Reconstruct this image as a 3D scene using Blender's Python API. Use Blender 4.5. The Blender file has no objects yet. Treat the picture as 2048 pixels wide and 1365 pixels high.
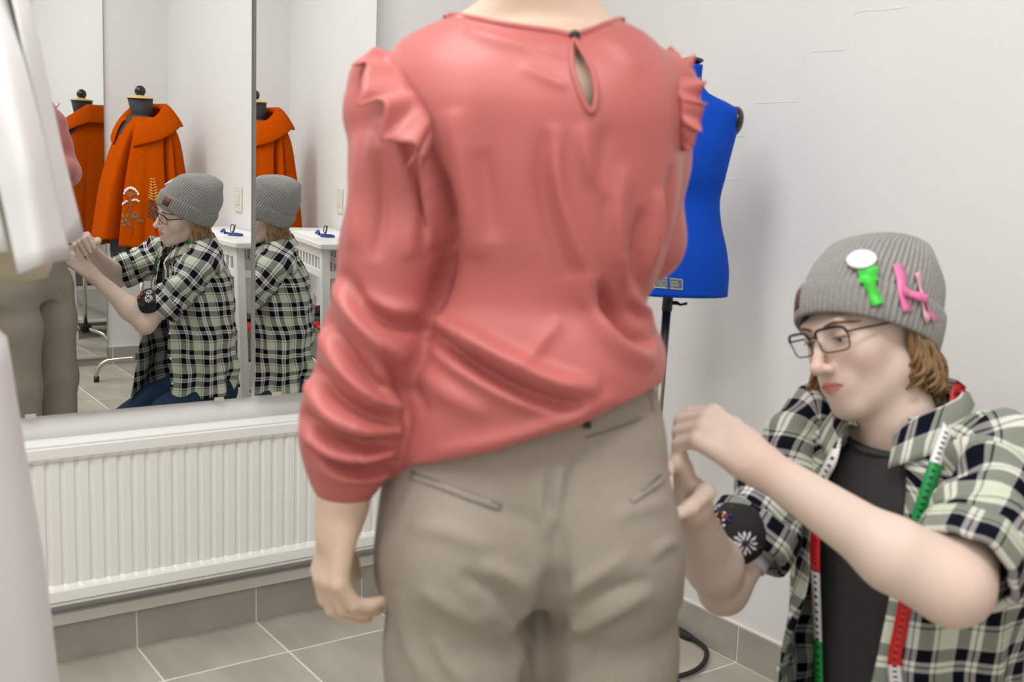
import bpy, bmesh, math, random
import numpy as np
from mathutils import Vector, Matrix
random.seed(7); np.random.seed(7)
scene = bpy.context.scene
COL = scene.collection

# ------------------------------------------------------------------ camera
F = 2180.04; YAW, PIT, ROL = [math.radians(a) for a in (35.2596, 8.5827, 2.07135)]; CAMH = 1.25
FW = np.array([math.sin(YAW)*math.cos(PIT), math.cos(YAW)*math.cos(PIT), -math.sin(PIT)])
_r0 = np.array([math.cos(YAW), -math.sin(YAW), 0.0]); _u0 = np.cross(_r0, FW)
RT = _r0*math.cos(ROL)+_u0*math.sin(ROL); UP = -_r0*math.sin(ROL)+_u0*math.cos(ROL)
CAM = np.array([0, 0, CAMH])
cd = bpy.data.cameras.new('camera'); cam = bpy.data.objects.new('camera', cd); COL.objects.link(cam)
cd.sensor_fit = 'HORIZONTAL'; cd.sensor_width = 36.0; cd.lens = 36.0*F/2048.0
cd.clip_start = 0.05
cam.matrix_world = Matrix(((RT[0], UP[0], -FW[0], 0), (RT[1], UP[1], -FW[1], 0), (RT[2], UP[2], -FW[2], CAMH), (0, 0, 0, 1)))
cd.dof.use_dof = True; cd.dof.focus_distance = 4.4; cd.dof.aperture_fstop = 5.0
scene.camera = cam

# ------------------------------------------------------------------ world, lights, exposure
world = bpy.data.worlds.new('world'); scene.world = world; world.use_nodes = True
world.node_tree.nodes['Background'].inputs[0].default_value = (0.9, 0.95, 1.0, 1)
world.node_tree.nodes['Background'].inputs[1].default_value = 0.3
vs = scene.view_settings
vs.view_transform = 'Standard'; vs.look = 'None'; vs.gamma = 1.0; vs.use_curve_mapping = False
vs.exposure = 0.0
LAMPS = [(0.25, 1.55), (0.45, 0.15), (-1.4, 0.85)]
CEIL = 3.15
LAMP_W = 25.5
for i, (lx, ly) in enumerate(LAMPS):
    ld = bpy.data.lights.new('ceiling_light', 'AREA'); ld.shape = 'RECTANGLE'; ld.size = 1.16; ld.size_y = 0.56
    ld.energy = LAMP_W; ld.color = (0.965, 0.98, 1.0)
    lo = bpy.data.objects.new('ceiling_light_source', ld); COL.objects.link(lo); lo.location = (lx, ly, CEIL-0.065)

wl = bpy.data.lights.new('frontal_fill', 'AREA'); wl.shape = 'RECTANGLE'; wl.size = 1.2; wl.size_y = 1.2; wl.energy = 8.0; wl.color = (0.90, 0.95, 1.0)  # added soft fill from behind the camera, lifts the lower walls and radiator
wo = bpy.data.objects.new('frontal_fill', wl); COL.objects.link(wo); wo.location = (-1.3, -0.96, 1.5); wo.rotation_euler = (math.radians(90), 0, 0)

# ------------------------------------------------------------------ pixel helpers (a pixel gives a direction only)
def ray(x, y): return FW+RT*(x-1024)/F-UP*(y-682.5)/F
E1 = np.array([math.cos(YAW), -math.sin(YAW), 0.0]); E2 = np.array([math.sin(YAW), math.cos(YAW), 0.0])
def V(x, y, D):                       # pixel -> point at horizontal forward distance D
    d = ray(x, y); return CAM+d*(D/(d@E2))
def onplane(x, y, ax, v): d = ray(x, y); return CAM+d*((v-CAM[ax])/d[ax])
def projv(P):
    d = np.asarray(P, float)-CAM; w = d@FW
    return np.stack([1024+F*(d@RT)/w, 682.5-F*(d@UP)/w], -1)

# ------------------------------------------------------------------ materials
def newmat(name):
    m = bpy.data.materials.new(name); m.use_nodes = True
    nt = m.node_tree; b = nt.nodes['Principled BSDF']; return m, nt, b
def lin(c):
    return tuple(((v/255)/12.92 if v/255 <= 0.04045 else ((v/255+0.055)/1.055)**2.4) for v in c)+(1,)
def N(nt, t, **kw):
    n = nt.nodes.new(t)
    for k, v in kw.items():
        if k.startswith('i_'):
            kk = k[2:]; n.inputs[int(kk) if kk.isdigit() else kk].default_value = v
        else: setattr(n, k, v)
    return n
def mat(name, rgb, rough=0.5, metal=0.0, var=0.0, vscale=8.0, bump=0.0, bscale=200.0, spec=0.5, sheen=0.0, alpha=None, coat=0.0, sss=0.0, stretch=None):
    m, nt, b = newmat(name); L = nt.links
    c = lin(rgb); b.inputs['Base Color'].default_value = c; b.inputs['Roughness'].default_value = rough
    b.inputs['Metallic'].default_value = metal; b.inputs['Specular IOR Level'].default_value = spec
    if sheen: b.inputs['Sheen Weight'].default_value = sheen; b.inputs['Sheen Roughness'].default_value = 0.5
    if coat: b.inputs['Coat Weight'].default_value = coat
    if sss:
        b.inputs['Subsurface Weight'].default_value = sss; b.inputs['Subsurface Radius'].default_value = (0.012, 0.005, 0.003)
        b.inputs['Subsurface Scale'].default_value = 0.5
    tc = N(nt, 'ShaderNodeTexCoord'); src = tc.outputs['Object']
    if stretch:
        mp = N(nt, 'ShaderNodeMapping'); mp.inputs['Scale'].default_value = stretch; L.new(src, mp.inputs[0]); src = mp.outputs[0]
    if var:
        n = N(nt, 'ShaderNodeTexNoise', i_Scale=vscale, i_Detail=4.0); L.new(src, n.inputs['Vector'])
        r = N(nt, 'ShaderNodeValToRGB'); L.new(n.outputs['Fac'], r.inputs[0])
        r.color_ramp.elements[0].position = 0.3; r.color_ramp.elements[1].position = 0.7
        r.color_ramp.elements[0].color = tuple(v*(1-var) for v in c[:3])+(1,)
        r.color_ramp.elements[1].color = tuple(min(1, v*(1+var)) for v in c[:3])+(1,)
        L.new(r.outputs[0], b.inputs['Base Color'])
    if bump:
        n = N(nt, 'ShaderNodeTexNoise', i_Scale=bscale, i_Detail=3.0); L.new(src, n.inputs['Vector'])
        bp = N(nt, 'ShaderNodeBump', i_Strength=bump, i_Distance=0.002); L.new(n.outputs['Fac'], bp.inputs['Height']); L.new(bp.outputs[0], b.inputs['Normal'])
    return m
M = {}
M['wall'] = mat('wall_paint', (228, 226, 223), 0.6, var=0.015, vscale=3, bump=0.25, bscale=120)
M['ceiling'] = mat('ceiling_paint', (236, 235, 232), 0.7)
M['tile'] = mat('grey_stone_tile', (176, 170, 156), 0.42, var=0.16, vscale=11, bump=0.15, bscale=150, stretch=(1, 0.22, 1))
M['tile2'] = mat('grey_skirting_tile', (166, 161, 151), 0.45, var=0.12, vscale=7, bump=0.1, bscale=150)
M['grout'] = mat('pale_grout', (232, 228, 216), 0.8)
M['rad'] = mat('white_enamel', (238, 236, 231), 0.32)
M['white'] = mat('white_paint', (232, 230, 225), 0.4)
M['whitecloth'] = mat('white_cloth', (222, 220, 218), 0.75, bump=0.2, bscale=350, sheen=0.1)
M['cream'] = mat('cream_jersey', (206, 200, 170), 0.8, bump=0.15, bscale=300)
M['chrome'] = mat('chrome', (190, 184, 172), 0.18, metal=1.0)
M['steel'] = mat('brushed_steel', (120, 112, 104), 0.35, metal=1.0)
M['black'] = mat('black_plastic', (22, 23, 24), 0.4)
M['rubber'] = mat('black_rubber', (30, 31, 32), 0.6)
M['blackgloss'] = mat('black_gloss', (28, 28, 32), 0.18)
M['blue'] = mat('royal_blue_jersey', (2, 68, 180), 0.8, bump=0.1, bscale=500, spec=0.2, var=0.04, vscale=30)
M['charcoal'] = mat('charcoal_jersey', (58, 57, 60), 0.85, bump=0.1, bscale=400)
M['wood'] = mat('pale_wood', (220, 184, 120), 0.5, var=0.08, vscale=20)
M['orange'] = mat('orange_wool', (186, 74, 0), 0.95, spec=0.05, var=0.06, vscale=60, bump=0.35, bscale=420)
M['orangedark'] = mat('orange_wool_lining', (120, 48, 12), 0.9)
M['emgreen'] = mat('sage_thread', (122, 112, 78), 0.7, bump=0.6, bscale=600)
M['emdark'] = mat('dark_green_thread', (62, 54, 34), 0.7, bump=0.6, bscale=600)
M['emwhite'] = mat('white_thread', (238, 234, 226), 0.7, bump=0.6, bscale=600)
M['emgold'] = mat('gold_thread', (226, 160, 66), 0.7, bump=0.6, bscale=600)
M['emyellow'] = mat('yellow_thread', (226, 168, 22), 0.7, bump=0.6, bscale=600)
M['emtan'] = mat('tan_thread', (166, 92, 38), 0.8, bump=0.6, bscale=600)
M['felt'] = mat('grey_felt', (128, 126, 118), 0.95, var=0.1, vscale=40, bump=0.4, bscale=300)
M['red'] = mat('red_plastic', (196, 40, 34), 0.5)
M['bluepl'] = mat('blue_plastic', (32, 66, 150), 0.4)
M['navy'] = mat('navy_plastic', (26, 34, 60), 0.5)
M['paper'] = mat('white_paper', (240, 238, 236), 0.7)
M['switch'] = mat('ivory_plastic', (226, 222, 208), 0.35)
def glassy(name, rgb, alpha, rough=0.05):
    m, nt, b = newmat(name)
    b.inputs['Base Color'].default_value = lin(rgb); b.inputs['Alpha'].default_value = alpha; b.inputs['Roughness'].default_value = rough
    return m
M['ruler'] = glassy('violet_clear_plastic', (150, 140, 165), 0.45)
M['lens'] = glassy('lens_glass', (225, 225, 235), 0.10, 0.02)
def mirrormat():
    m, nt, b = newmat('mirror_glass'); b.inputs['Base Color'].default_value = (0.93, 0.945, 0.94, 1); b.inputs['Metallic'].default_value = 1; b.inputs['Roughness'].default_value = 0.0
    return m
M['mirror'] = mirrormat()
M['mirroredge'] = mat('mirror_edge', (128, 124, 118), 0.35)
M['clip'] = mat('mirror_clip', (186, 180, 164), 0.3)
def emis(name, rgb, s):
    m, nt, b = newmat(name); b.inputs['Base Color'].default_value = lin(rgb); b.inputs['Emission Color'].default_value = lin(rgb); b.inputs['Emission Strength'].default_value = s; return m
M['lampface'] = emis('lamp_diffuser', (255, 250, 240), 2.0)

# ------------------------------------------------------------------ object helpers
def mesh_obj(name, verts, faces, m, parent=None, smooth=False, link=True):
    me = bpy.data.meshes.new(name); me.from_pydata([tuple(map(float, v)) for v in verts], [], [tuple(map(int, f)) for f in faces]); me.update()
    if m is not None: me.materials.append(m)
    if smooth: me.polygons.foreach_set('use_smooth', [True]*len(me.polygons))
    o = bpy.data.objects.new(name, me)
    if link: COL.objects.link(o)
    if parent is not None: o.parent = parent; o.matrix_parent_inverse = parent.matrix_world.inverted()
    return o
def np_obj(name, verts, quads, m, parent=None, smooth=True):
    me = bpy.data.meshes.new(name); nv = len(verts); nq = len(quads); k = quads.shape[1]
    me.vertices.add(nv); me.vertices.foreach_set('co', np.ascontiguousarray(verts, dtype=np.float32).ravel())
    me.loops.add(nq*k); me.loops.foreach_set('vertex_index', np.ascontiguousarray(quads, dtype=np.int32).ravel())
    me.polygons.add(nq); me.polygons.foreach_set('loop_start', np.arange(0, nq*k, k, dtype=np.int32)); me.polygons.foreach_set('loop_total', np.full(nq, k, dtype=np.int32))
    me.polygons.foreach_set('use_smooth', np.full(nq, smooth)); me.update(calc_edges=True); me.validate()
    if m is not None: me.materials.append(m)
    o = bpy.data.objects.new(name, me); COL.objects.link(o)
    if parent is not None: o.parent = parent; o.matrix_parent_inverse = parent.matrix_world.inverted()
    return o
def bm_obj(name, bm, m, parent=None, smooth=False):
    me = bpy.data.meshes.new(name); bm.normal_update(); bm.to_mesh(me); bm.free()
    if m is not None: me.materials.append(m)
    if smooth: me.polygons.foreach_set('use_smooth', [True]*len(me.polygons))
    o = bpy.data.objects.new(name, me); COL.objects.link(o)
    if parent is not None: o.parent = parent; o.matrix_parent_inverse = parent.matrix_world.inverted()
    return o
def box_bm(bm, lo, hi, bev=0.0, mtx=None):
    r = bmesh.ops.create_cube(bm, size=1.0); vs_ = r['verts']
    for v in vs_:
        v.co = Vector([lo[i]+(v.co[i]+0.5)*(hi[i]-lo[i]) for i in range(3)])
    if bev:
        es = list({e for v in vs_ for e in v.link_edges})
        rb = bmesh.ops.bevel(bm, geom=es, offset=bev, segments=1, affect='EDGES'); vs_ = list({v for f in rb['faces'] for v in f.verts} | {v for v in vs_ if v.is_valid})
    if mtx is not None:
        for v in vs_: v.co = mtx @ v.co
def box(name, lo, hi, m, parent=None, bev=0.0, mtx=None):
    bm = bmesh.new(); box_bm(bm, lo, hi, bev, mtx); return bm_obj(name, bm, m, parent)
def frames(pts):
    pts = [np.asarray(p, float) for p in pts]; n = len(pts); T = []
    for i in range(n):
        a = pts[max(0, i-1)]; b = pts[min(n-1, i+1)]; t = b-a; T.append(t/(np.linalg.norm(t)+1e-12))
    ref = np.array([0, 0, 1.0]) if abs(T[0][2]) < 0.9 else np.array([1.0, 0, 0])
    nx = np.cross(T[0], ref); nx /= np.linalg.norm(nx); out = []
    for t in T:
        nx = nx-t*(nx@t); nx /= np.linalg.norm(nx); out.append((nx.copy(), np.cross(t, nx), t))
    return pts, out
def tube_data(pts, radii, seg=10, caps=True, base=0):
    pts, fr = frames(pts); vs_, fs = [], []
    if np.isscalar(radii): radii = [radii]*len(pts)
    for p, (a, b, t), r in zip(pts, fr, radii):
        for k in range(seg):
            an = 2*math.pi*k/seg; vs_.append(p+(a*math.cos(an)+b*math.sin(an))*r)
    for i in range(len(pts)-1):
        for k in range(seg):
            fs.append((base+i*seg+k, base+i*seg+(k+1) % seg, base+(i+1)*seg+(k+1) % seg, base+(i+1)*seg+k))
    if caps:
        fs.append(tuple(base+k for k in range(seg))[::-1]); fs.append(tuple(base+(len(pts)-1)*seg+k for k in range(seg)))
    return vs_, fs
def tube(name, pts, radii, m, parent=None, seg=12, caps=True):
    v, f = tube_data(pts, radii, seg, caps); return mesh_obj(name, v, f, m, parent, smooth=True)
def spline(pts, n):                      # catmull-rom
    P = [np.asarray(p, float) for p in pts]; P = [2*P[0]-P[1]]+P+[2*P[-1]-P[-2]]; out = []
    segs = len(P)-3
    for i in range(n):
        t = i/(n-1)*segs; k = min(int(t), segs-1); t -= k; a, b, c, d = P[k:k+4]
        out.append(0.5*((2*b)+(-a+c)*t+(2*a-5*b+4*c-d)*t*t+(-a+3*b-3*c+d)*t**3))
    return out
def lathe(name, prof, m, parent=None, seg=24, mtx=None, sx=1.0, sy=1.0):
    vs_, fs = [], []
    for r, z in prof:
        for k in range(seg):
            a = 2*math.pi*k/seg; v = Vector((r*math.cos(a)*sx, r*math.sin(a)*sy, z)); vs_.append(mtx @ v if mtx is not None else v)
    for i in range(len(prof)-1):
        for k in range(seg): fs.append((i*seg+k, i*seg+(k+1) % seg, (i+1)*seg+(k+1) % seg, (i+1)*seg+k))
    fs.append(tuple(range(seg))[::-1]); fs.append(tuple((len(prof)-1)*seg+k for k in range(seg)))
    return mesh_obj(name, vs_, fs, m, parent, smooth=True)
def empty(name, loc=(0, 0, 0), rz=0.0):
    o = bpy.data.objects.new(name, None); COL.objects.link(o); o.location = loc; o.rotation_euler = (0, 0, rz); o.empty_display_size = 0.05
    o.matrix_world = Matrix.Translation(loc) @ Matrix.Rotation(rz, 4, 'Z'); return o
def tag(o, label=None, cat=None, group=None, kind=None):
    if label: o['label'] = label
    if cat: o['category'] = cat
    if group: o['group'] = group
    if kind: o['kind'] = kind
    return o
def grid_faces(nu, nv, closed_u=False):
    fs = []
    for j in range(nv-1):
        for i in range(nu if closed_u else nu-1):
            a = j*nu+i; b = j*nu+(i+1) % nu; fs.append((a, b, b+nu, a+nu))
    return fs
def align(d, up=(0, 0, 1)):               # 3x3 matrix whose z axis is d
    z = Vector(d).normalized(); u = Vector(up); x = u.cross(z)
    if x.length < 1e-4: x = Vector((1, 0, 0)).cross(z)
    x.normalize(); y = z.cross(x); return Matrix((x, y, z)).transposed().to_4x4()

# ------------------------------------------------------------------ signed distance modelling: functions on point arrays, surface nets to a mesh
def s_ell(p, c, r, R=None):
    q = p-np.asarray(c, np.float32)
    if R is not None: q = q @ np.asarray(R, np.float32)
    r = np.asarray(r, np.float32); k0 = np.sqrt(((q/r)**2).sum(1))+1e-9; k1 = np.sqrt(((q/(r*r))**2).sum(1))+1e-9
    return k0*(k0-1)/k1
def s_cone(p, a, b, ra, rb):
    a = np.asarray(a, np.float32); b = np.asarray(b, np.float32); ab = b-a; q = p-a
    h = np.clip((q @ ab)/max(float(ab @ ab), 1e-12), 0, 1); d = q-h[:, None]*ab
    return np.sqrt((d*d).sum(1))-(ra+(rb-ra)*h)
def smin(a, b, k):
    h = np.maximum(k-np.abs(a-b), 0)/k; return np.minimum(a, b)-h*h*k*0.25
def smax(a, b, k): return -smin(-a, -b, k)
def s_chain(p, pts, rad, k=0.01):
    d = None
    for i in range(len(pts)-1):
        c = s_cone(p, pts[i], pts[i+1], rad[i], rad[i+1]); d = c if d is None else smin(d, c, k)
    return d
def s_loft(p, rows, ax=(1, 0), pw=2.0):    # rows (z, cx, cy, a, b): stacked ellipses; ax: world direction of the a axis
    rows = sorted(rows); R = np.asarray(rows, np.float32); z = p[:, 2]
    cx, cy, a, b = [np.interp(z, R[:, 0], R[:, i]).astype(np.float32) for i in (1, 2, 3, 4)]
    dx = p[:, 0]-cx; dy = p[:, 1]-cy; u = dx*ax[0]+dy*ax[1]; v = -dx*ax[1]+dy*ax[0]
    k0 = (np.abs(u/a)**pw+np.abs(v/b)**pw)**(1/pw)+1e-9
    d = (k0-1)*np.minimum(a, b)*0.85
    return np.maximum(d, np.maximum(R[0, 0]-z, z-R[-1, 0]))
def smooth_rows(keys, n=40):
    K = np.asarray(sorted(keys), float); t = K[:, 0]; out = []
    zz = np.linspace(t[0], t[-1], n); cols = []
    for c in range(1, K.shape[1]):
        y = K[:, c]; m = np.gradient(y, t); v = np.empty(n)
        for i, z in enumerate(zz):
            k = min(max(np.searchsorted(t, z)-1, 0), len(t)-2); h = t[k+1]-t[k]; s = (z-t[k])/h
            v[i] = y[k]*(2*s**3-3*s**2+1)+h*m[k]*(s**3-2*s*s+s)+y[k+1]*(-2*s**3+3*s*s)+h*m[k+1]*(s**3-s*s)
        cols.append(v)
    return [tuple([zz[i]]+[c[i] for c in cols]) for i in range(n)]
def sdf_mesh(fn, lo, hi, res, slack=1.7):
    lo = np.asarray(lo, float); hi = np.asarray(hi, float); nb = np.ceil((hi-lo)/(4*res)).astype(int); n = nb*4
    g = np.stack(np.meshgrid(*[np.arange(k) for k in nb], indexing='ij'), -1).reshape(-1, 3)
    cc = (lo+(g*4+2)*res).astype(np.float32); d = fn(cc)
    act = (np.abs(d) < slack*4*res).reshape(nb)
    big = np.where(d > 0, 1.0, -1.0).astype(np.float32).reshape(nb)
    fine = np.ones(n+1, np.float32); rep = big.repeat(4, 0).repeat(4, 1).repeat(4, 2); fine[:-1, :-1, :-1] = rep
    mk = np.zeros(n+1, bool); ra = act.repeat(4, 0).repeat(4, 1).repeat(4, 2)
    for i in (0, 1):
        for j in (0, 1):
            for k in (0, 1): mk[i:n[0]+i, j:n[1]+j, k:n[2]+k] |= ra
    idx = np.argwhere(mk); vals = np.empty(len(idx), np.float32)
    for s in range(0, len(idx), 400000):
        vals[s:s+400000] = fn((lo+idx[s:s+400000]*res).astype(np.float32))
    fine[mk] = vals
    fine[0] = np.abs(fine[0])+1e-4; fine[-1] = np.abs(fine[-1])+1e-4
    fine[:, 0] = np.abs(fine[:, 0])+1e-4; fine[:, -1] = np.abs(fine[:, -1])+1e-4
    fine[:, :, 0] = np.abs(fine[:, :, 0])+1e-4; fine[:, :, -1] = np.abs(fine[:, :, -1])+1e-4
    neg = fine < 0
    cnt = np.zeros(n, np.int8)
    for i in (0, 1):
        for j in (0, 1):
            for k in (0, 1): cnt += neg[i:n[0]+i, j:n[1]+j, k:n[2]+k]
    cells = np.argwhere((cnt > 0) & (cnt < 8)); vid = np.full(n, -1, np.int32); vid[tuple(cells.T)] = np.arange(len(cells))
    acc = np.zeros((len(cells), 3)); num = np.zeros(len(cells))
    corners = [(i, j, k) for i in (0, 1) for j in (0, 1) for k in (0, 1)]
    for a in corners:
        for ax in range(3):
            if a[ax]: continue
            b = list(a); b[ax] = 1
            fa = fine[cells[:, 0]+a[0], cells[:, 1]+a[1], cells[:, 2]+a[2]]; fb = fine[cells[:, 0]+b[0], cells[:, 1]+b[1], cells[:, 2]+b[2]]
            cr = (fa < 0) != (fb < 0); t = np.where(cr, fa/(fa-fb+1e-12), 0)
            pt = np.asarray(a, float)[None].repeat(len(cells), 0); pt[:, ax] += t
            acc += pt*cr[:, None]; num += cr
    verts = lo+(cells+acc/num[:, None])*res
    quads = []
    for ax in range(3):
        s0 = [slice(0, n[0]+1)]*3; A = neg[tuple(slice(0, n[i]) if i == ax else slice(1, n[i]) for i in range(3))]
        B = neg[tuple(slice(1, n[i]+1) if i == ax else slice(1, n[i]) for i in range(3))]
        e = np.argwhere(A != B); o = e.copy()
        for i in range(3):
            if i != ax: o[:, i] += 1
        u, w = [(1, 2), (2, 0), (0, 1)][ax]
        def cv(du, dw):
            q = o.copy(); q[:, u] -= du; q[:, w] -= dw; return vid[tuple(q.T)]
        q = np.stack([cv(1, 1), cv(0, 1), cv(0, 0), cv(1, 0)], 1)
        flip = ~A[tuple(e.T)]; q[flip] = q[flip][:, ::-1]; quads.append(q)
    quads = np.concatenate(quads); quads = quads[(quads >= 0).all(1)]
    return verts, quads
def vnormals(v, q):
    a = v[q[:, 2]]-v[q[:, 0]]; b = v[q[:, 3]]-v[q[:, 1]]; fn = np.cross(a, b); n = np.zeros_like(v)
    for i in range(4): np.add.at(n, q[:, i], fn)
    return n/(np.linalg.norm(n, axis=1, keepdims=True)+1e-12)
def vsmooth(v, q, it=2, lam=0.5):
    for _ in range(it):
        s = np.zeros_like(v); c = np.zeros(len(v))
        for i in range(4):
            np.add.at(s, q[:, i], v[q[:, (i+1) % 4]]); np.add.at(c, q[:, i], 1)
            np.add.at(s, q[:, i], v[q[:, (i+3) % 4]]); np.add.at(c, q[:, i], 1)
        v = v+lam*(s/np.maximum(c, 1)[:, None]-v)
    return v
def seg_dist(p, line, par=False):
    best = np.full(len(p), 1e9); bt = np.zeros(len(p)); L = np.asarray(line, float); n = len(L)-1
    for i, (a, b) in enumerate(zip(L[:-1], L[1:])):
        ab = b-a; h = np.clip(((p-a) @ ab)/(ab @ ab+1e-9), 0, 1); d = np.linalg.norm(p-a-h[:, None]*ab, axis=1); k = d < best; best[k] = d[k]; bt[k] = (i+h[k])/n
    return (best, bt) if par else best
def fold(v, n, folds, sharp=False):
    """folds in the cloth: each (pixel polyline, width px, height m) raises or sinks the side of the surface turned to the photo's viewpoint"""
    px = projv(v); view = CAM-v; view /= np.linalg.norm(view, axis=1, keepdims=True)
    w = np.clip((np.sum(n*view, 1)-0.02)/0.3, 0, 1); h = np.zeros(len(v))
    for line, wd, am in folds:
        L = np.array([p for p in spline([np.array(q, float) for q in line], 4*len(line))]) if len(line) > 2 else np.asarray(line, float)
        lo = L.min(0)-3*wd; hi = L.max(0)+3*wd; m = (px > lo).all(1) & (px < hi).all(1) & (w > 0)
        if not m.any(): continue
        d, t = seg_dist(px[m], L, True); h[m] += am*np.exp(-(d/wd)**2)*np.sqrt(np.clip(np.sin(math.pi*t), 0, 1))
    return v+n*(h*w)[:, None]
def vnoise(p, scale, seed=0, oct=2):      # cheap smooth noise from sums of sines
    rs = np.random.RandomState(seed); out = np.zeros(len(p))
    for o in range(oct*5):
        k = rs.normal(size=3); k = k/np.linalg.norm(k)*scale*(1.0+0.9*rs.rand())*(1 if o < 5 else 1.9); out += np.sin(p @ k+rs.rand()*6.28)*(1 if o < 5 else 0.5)
    return out/(2.5*oct)

# ================================================================== the room
YA, XB, YC, XD = 2.7533, 2.0925, -0.97, -2.4
def wall(name, lo, hi, m=M['wall']): return tag(box(name, lo, hi, m), kind='structure')
wall('wall_left', (XD-0.1, YA, 0), (XB+0.1, YA+0.1, CEIL))
wall('wall_right', (XB, YC-0.1, 0), (XB+0.1, YA, CEIL))
wall('wall_back', (XD-0.1, YC-0.1, 0), (XB, YC, CEIL))
wall('wall_side', (XD-0.1, YC, 0), (XD, YA, CEIL))
tag(box('ceiling', (XD-0.1, YC-0.1, CEIL), (XB+0.1, YA+0.1, CEIL+0.08), M['ceiling']), kind='structure')
floor = tag(box('floor', (XD-0.1, YC-0.1, -0.12), (XB+0.1, YA+0.1, -0.0012), M['grout']), kind='structure')
# floor tiles, one object each
T = 0.3265; G = 0.0055
def shape_tile(name, w, d, h, bev):
    bm = bmesh.new(); box_bm(bm, (-w/2, -d/2, -h), (w/2, d/2, 0), bev); me = bpy.data.meshes.new(name); bm.to_mesh(me); bm.free(); return me
cache = {}
x0s = [0.778+T*k for k in range(-11, 6)]; y0s = [2.522-T*k for k in range(-1, 13)]
for xa in x0s:
    for yb in y0s:
        xl, xr = max(xa, XD), min(xa+T, XB); yl, yr = max(yb-T, YC), min(yb, YA)
        if xr-xl < 0.02 or yr-yl < 0.02: continue
        key = (round(xr-xl, 3), round(yr-yl, 3))
        if key not in cache:
            me = shape_tile('tile', key[0]-G, key[1]-G, 0.02, 0.0012); me.materials.append(M['tile']); cache[key] = me
        o = bpy.data.objects.new('tile', cache[key]); COL.objects.link(o); o.location = ((xl+xr)/2, (yl+yr)/2, 0.0)
        o.parent = floor
# skirting tiles
SK = 0.1
def skirting(name, a, b, nrm, joints):
    a = np.array(a, float); b = np.array(b, float); L = np.linalg.norm(b-a); d = (b-a)/L
    lo = np.minimum(a, b); hi = np.maximum(a, b); nn = np.array(nrm)
    pts = np.stack([a, b, a+nn*0.006, b+nn*0.006]); lo = pts.min(0); hi = pts.max(0)
    root = tag(box(name, (lo[0], lo[1], 0), (hi[0], hi[1], SK+0.004), M['grout']), kind='structure')
    js = [0]+[j for j in joints if 0.01 < j < L-0.01]+[L]
    for s, e in zip(js[:-1], js[1:]):
        if e-s < 0.01: continue
        p = a+d*(s+G/2); q = a+d*(e-G/2); pts = np.stack([p, q, p+nn*0.009, q+nn*0.009]); l2 = pts.min(0); h2 = pts.max(0)
        box('skirting_tile', (l2[0], l2[1], 0.003), (h2[0], h2[1], SK), M['tile2'], root, 0.001)
skirting('baseboard_left', (XD, YA), (XB, YA), (0, -1), [x-XD for x in x0s])
skirting('baseboard_right', (XB, YC), (XB, YA), (-1, 0), sorted([y-YC for y in y0s]))
skirting('baseboard_back', (XD, YC), (XB, YC), (0, 1), [x-XD for x in x0s])
skirting('baseboard_side', (XD, YC), (XD, YA), (1, 0), sorted([y-YC for y in y0s]))
# white trim rail and pipe strip above the skirting on the left wall
tag(box('trim_1', (XD, YA-0.022, 0.104), (XB, YA, 0.136), M['white'], bev=0.003), kind='structure')
# stepped joints of the painted block wall showing through
wr = bpy.data.objects['wall_right']
def wjoint(px):
    P = [onplane(x, y, 0, XB) for x, y in px]; P = spline(P, 10); tube('block_joint', [p+np.array([0.0006, 0, 0]) for p in P], [0.0005]+[0.0016]*8+[0.0005], M['wall'], wr, seg=6)
for px in [[(1503, 207), (1550, 204.5), (1597, 203.5)], [(1597, 203), (1602, 150), (1607, 118), (1619, 105)], [(1619, 104.5), (1655, 102), (1697, 98.5)], [(1697, 98), (1702, 60), (1706, 32)],
           [(1706, 31), (1720, 23), (1770, 19), (1826, 13)], [(1503, 207), (1496, 240), (1491, 271)], [(1467, 272), (1480, 273), (1491, 270)], [(1445, 360), (1465, 359), (1475, 359)]]: wjoint(px)
# a plain white door behind, out of the photo
dr = tag(box('door_1', (XD, 0.2, 0.0), (XD+0.045, 1.1, 2.05), M['white'], bev=0.004), kind='structure')
tube('door_handle', [(XD+0.045, 0.29, 1.02), (XD+0.09, 0.29, 1.02), (XD+0.09, 0.41, 1.02)], 0.009, M['steel'], dr, seg=8)
for nm, lo, hi in (('door_casing', (XD, 0.12, 0), (XD+0.03, 0.2, 2.13)), ('door_casing', (XD, 1.1, 0), (XD+0.03, 1.18, 2.13)), ('door_casing', (XD, 0.2, 2.05), (XD+0.03, 1.1, 2.13))): box(nm, lo, hi, M['white'], dr, 0.004)
# unseen window behind the camera, added as a setting for the fill light: frame, mullion, sill
wn = tag(box('fill_window_1', (-1.95, YC, 0.84), (-0.65, YC+0.002, 2.16), M['paper']), kind='structure')
for lo, hi in (((-1.95, YC, 0.84), (-1.88, YC+0.04, 2.16)), ((-0.72, YC, 0.84), (-0.65, YC+0.04, 2.16)), ((-1.88, YC, 2.09), (-0.72, YC+0.04, 2.16)), ((-1.88, YC, 0.84), (-0.72, YC+0.04, 0.91))): box('fill_window_frame', lo, hi, M['white'], wn, 0.004)
box('fill_window_sill', (-2.0, YC, 0.80), (-0.60, YC+0.14, 0.84), M['white'], wn, 0.004)
# ceiling lamps
for i, (lx, ly) in enumerate(LAMPS):
    e = tag(empty('ceiling_lamp', (lx, ly, CEIL-0.06)), ('white ceiling light panel nearest the wall mirrors', 'white ceiling light panel above the standing person, nearest the back wall', 'white ceiling light panel nearest the door')[i], 'lamp', 'ceiling light panels')
    box('housing', (lx-0.6, ly-0.3, CEIL-0.035), (lx+0.6, ly+0.3, CEIL), M['white'], e, 0.004)
    box('diffuser', (lx-0.58, ly-0.28, CEIL-0.05), (lx+0.58, ly+0.28, CEIL-0.035), M['lampface'], e, 0.003)

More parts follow.
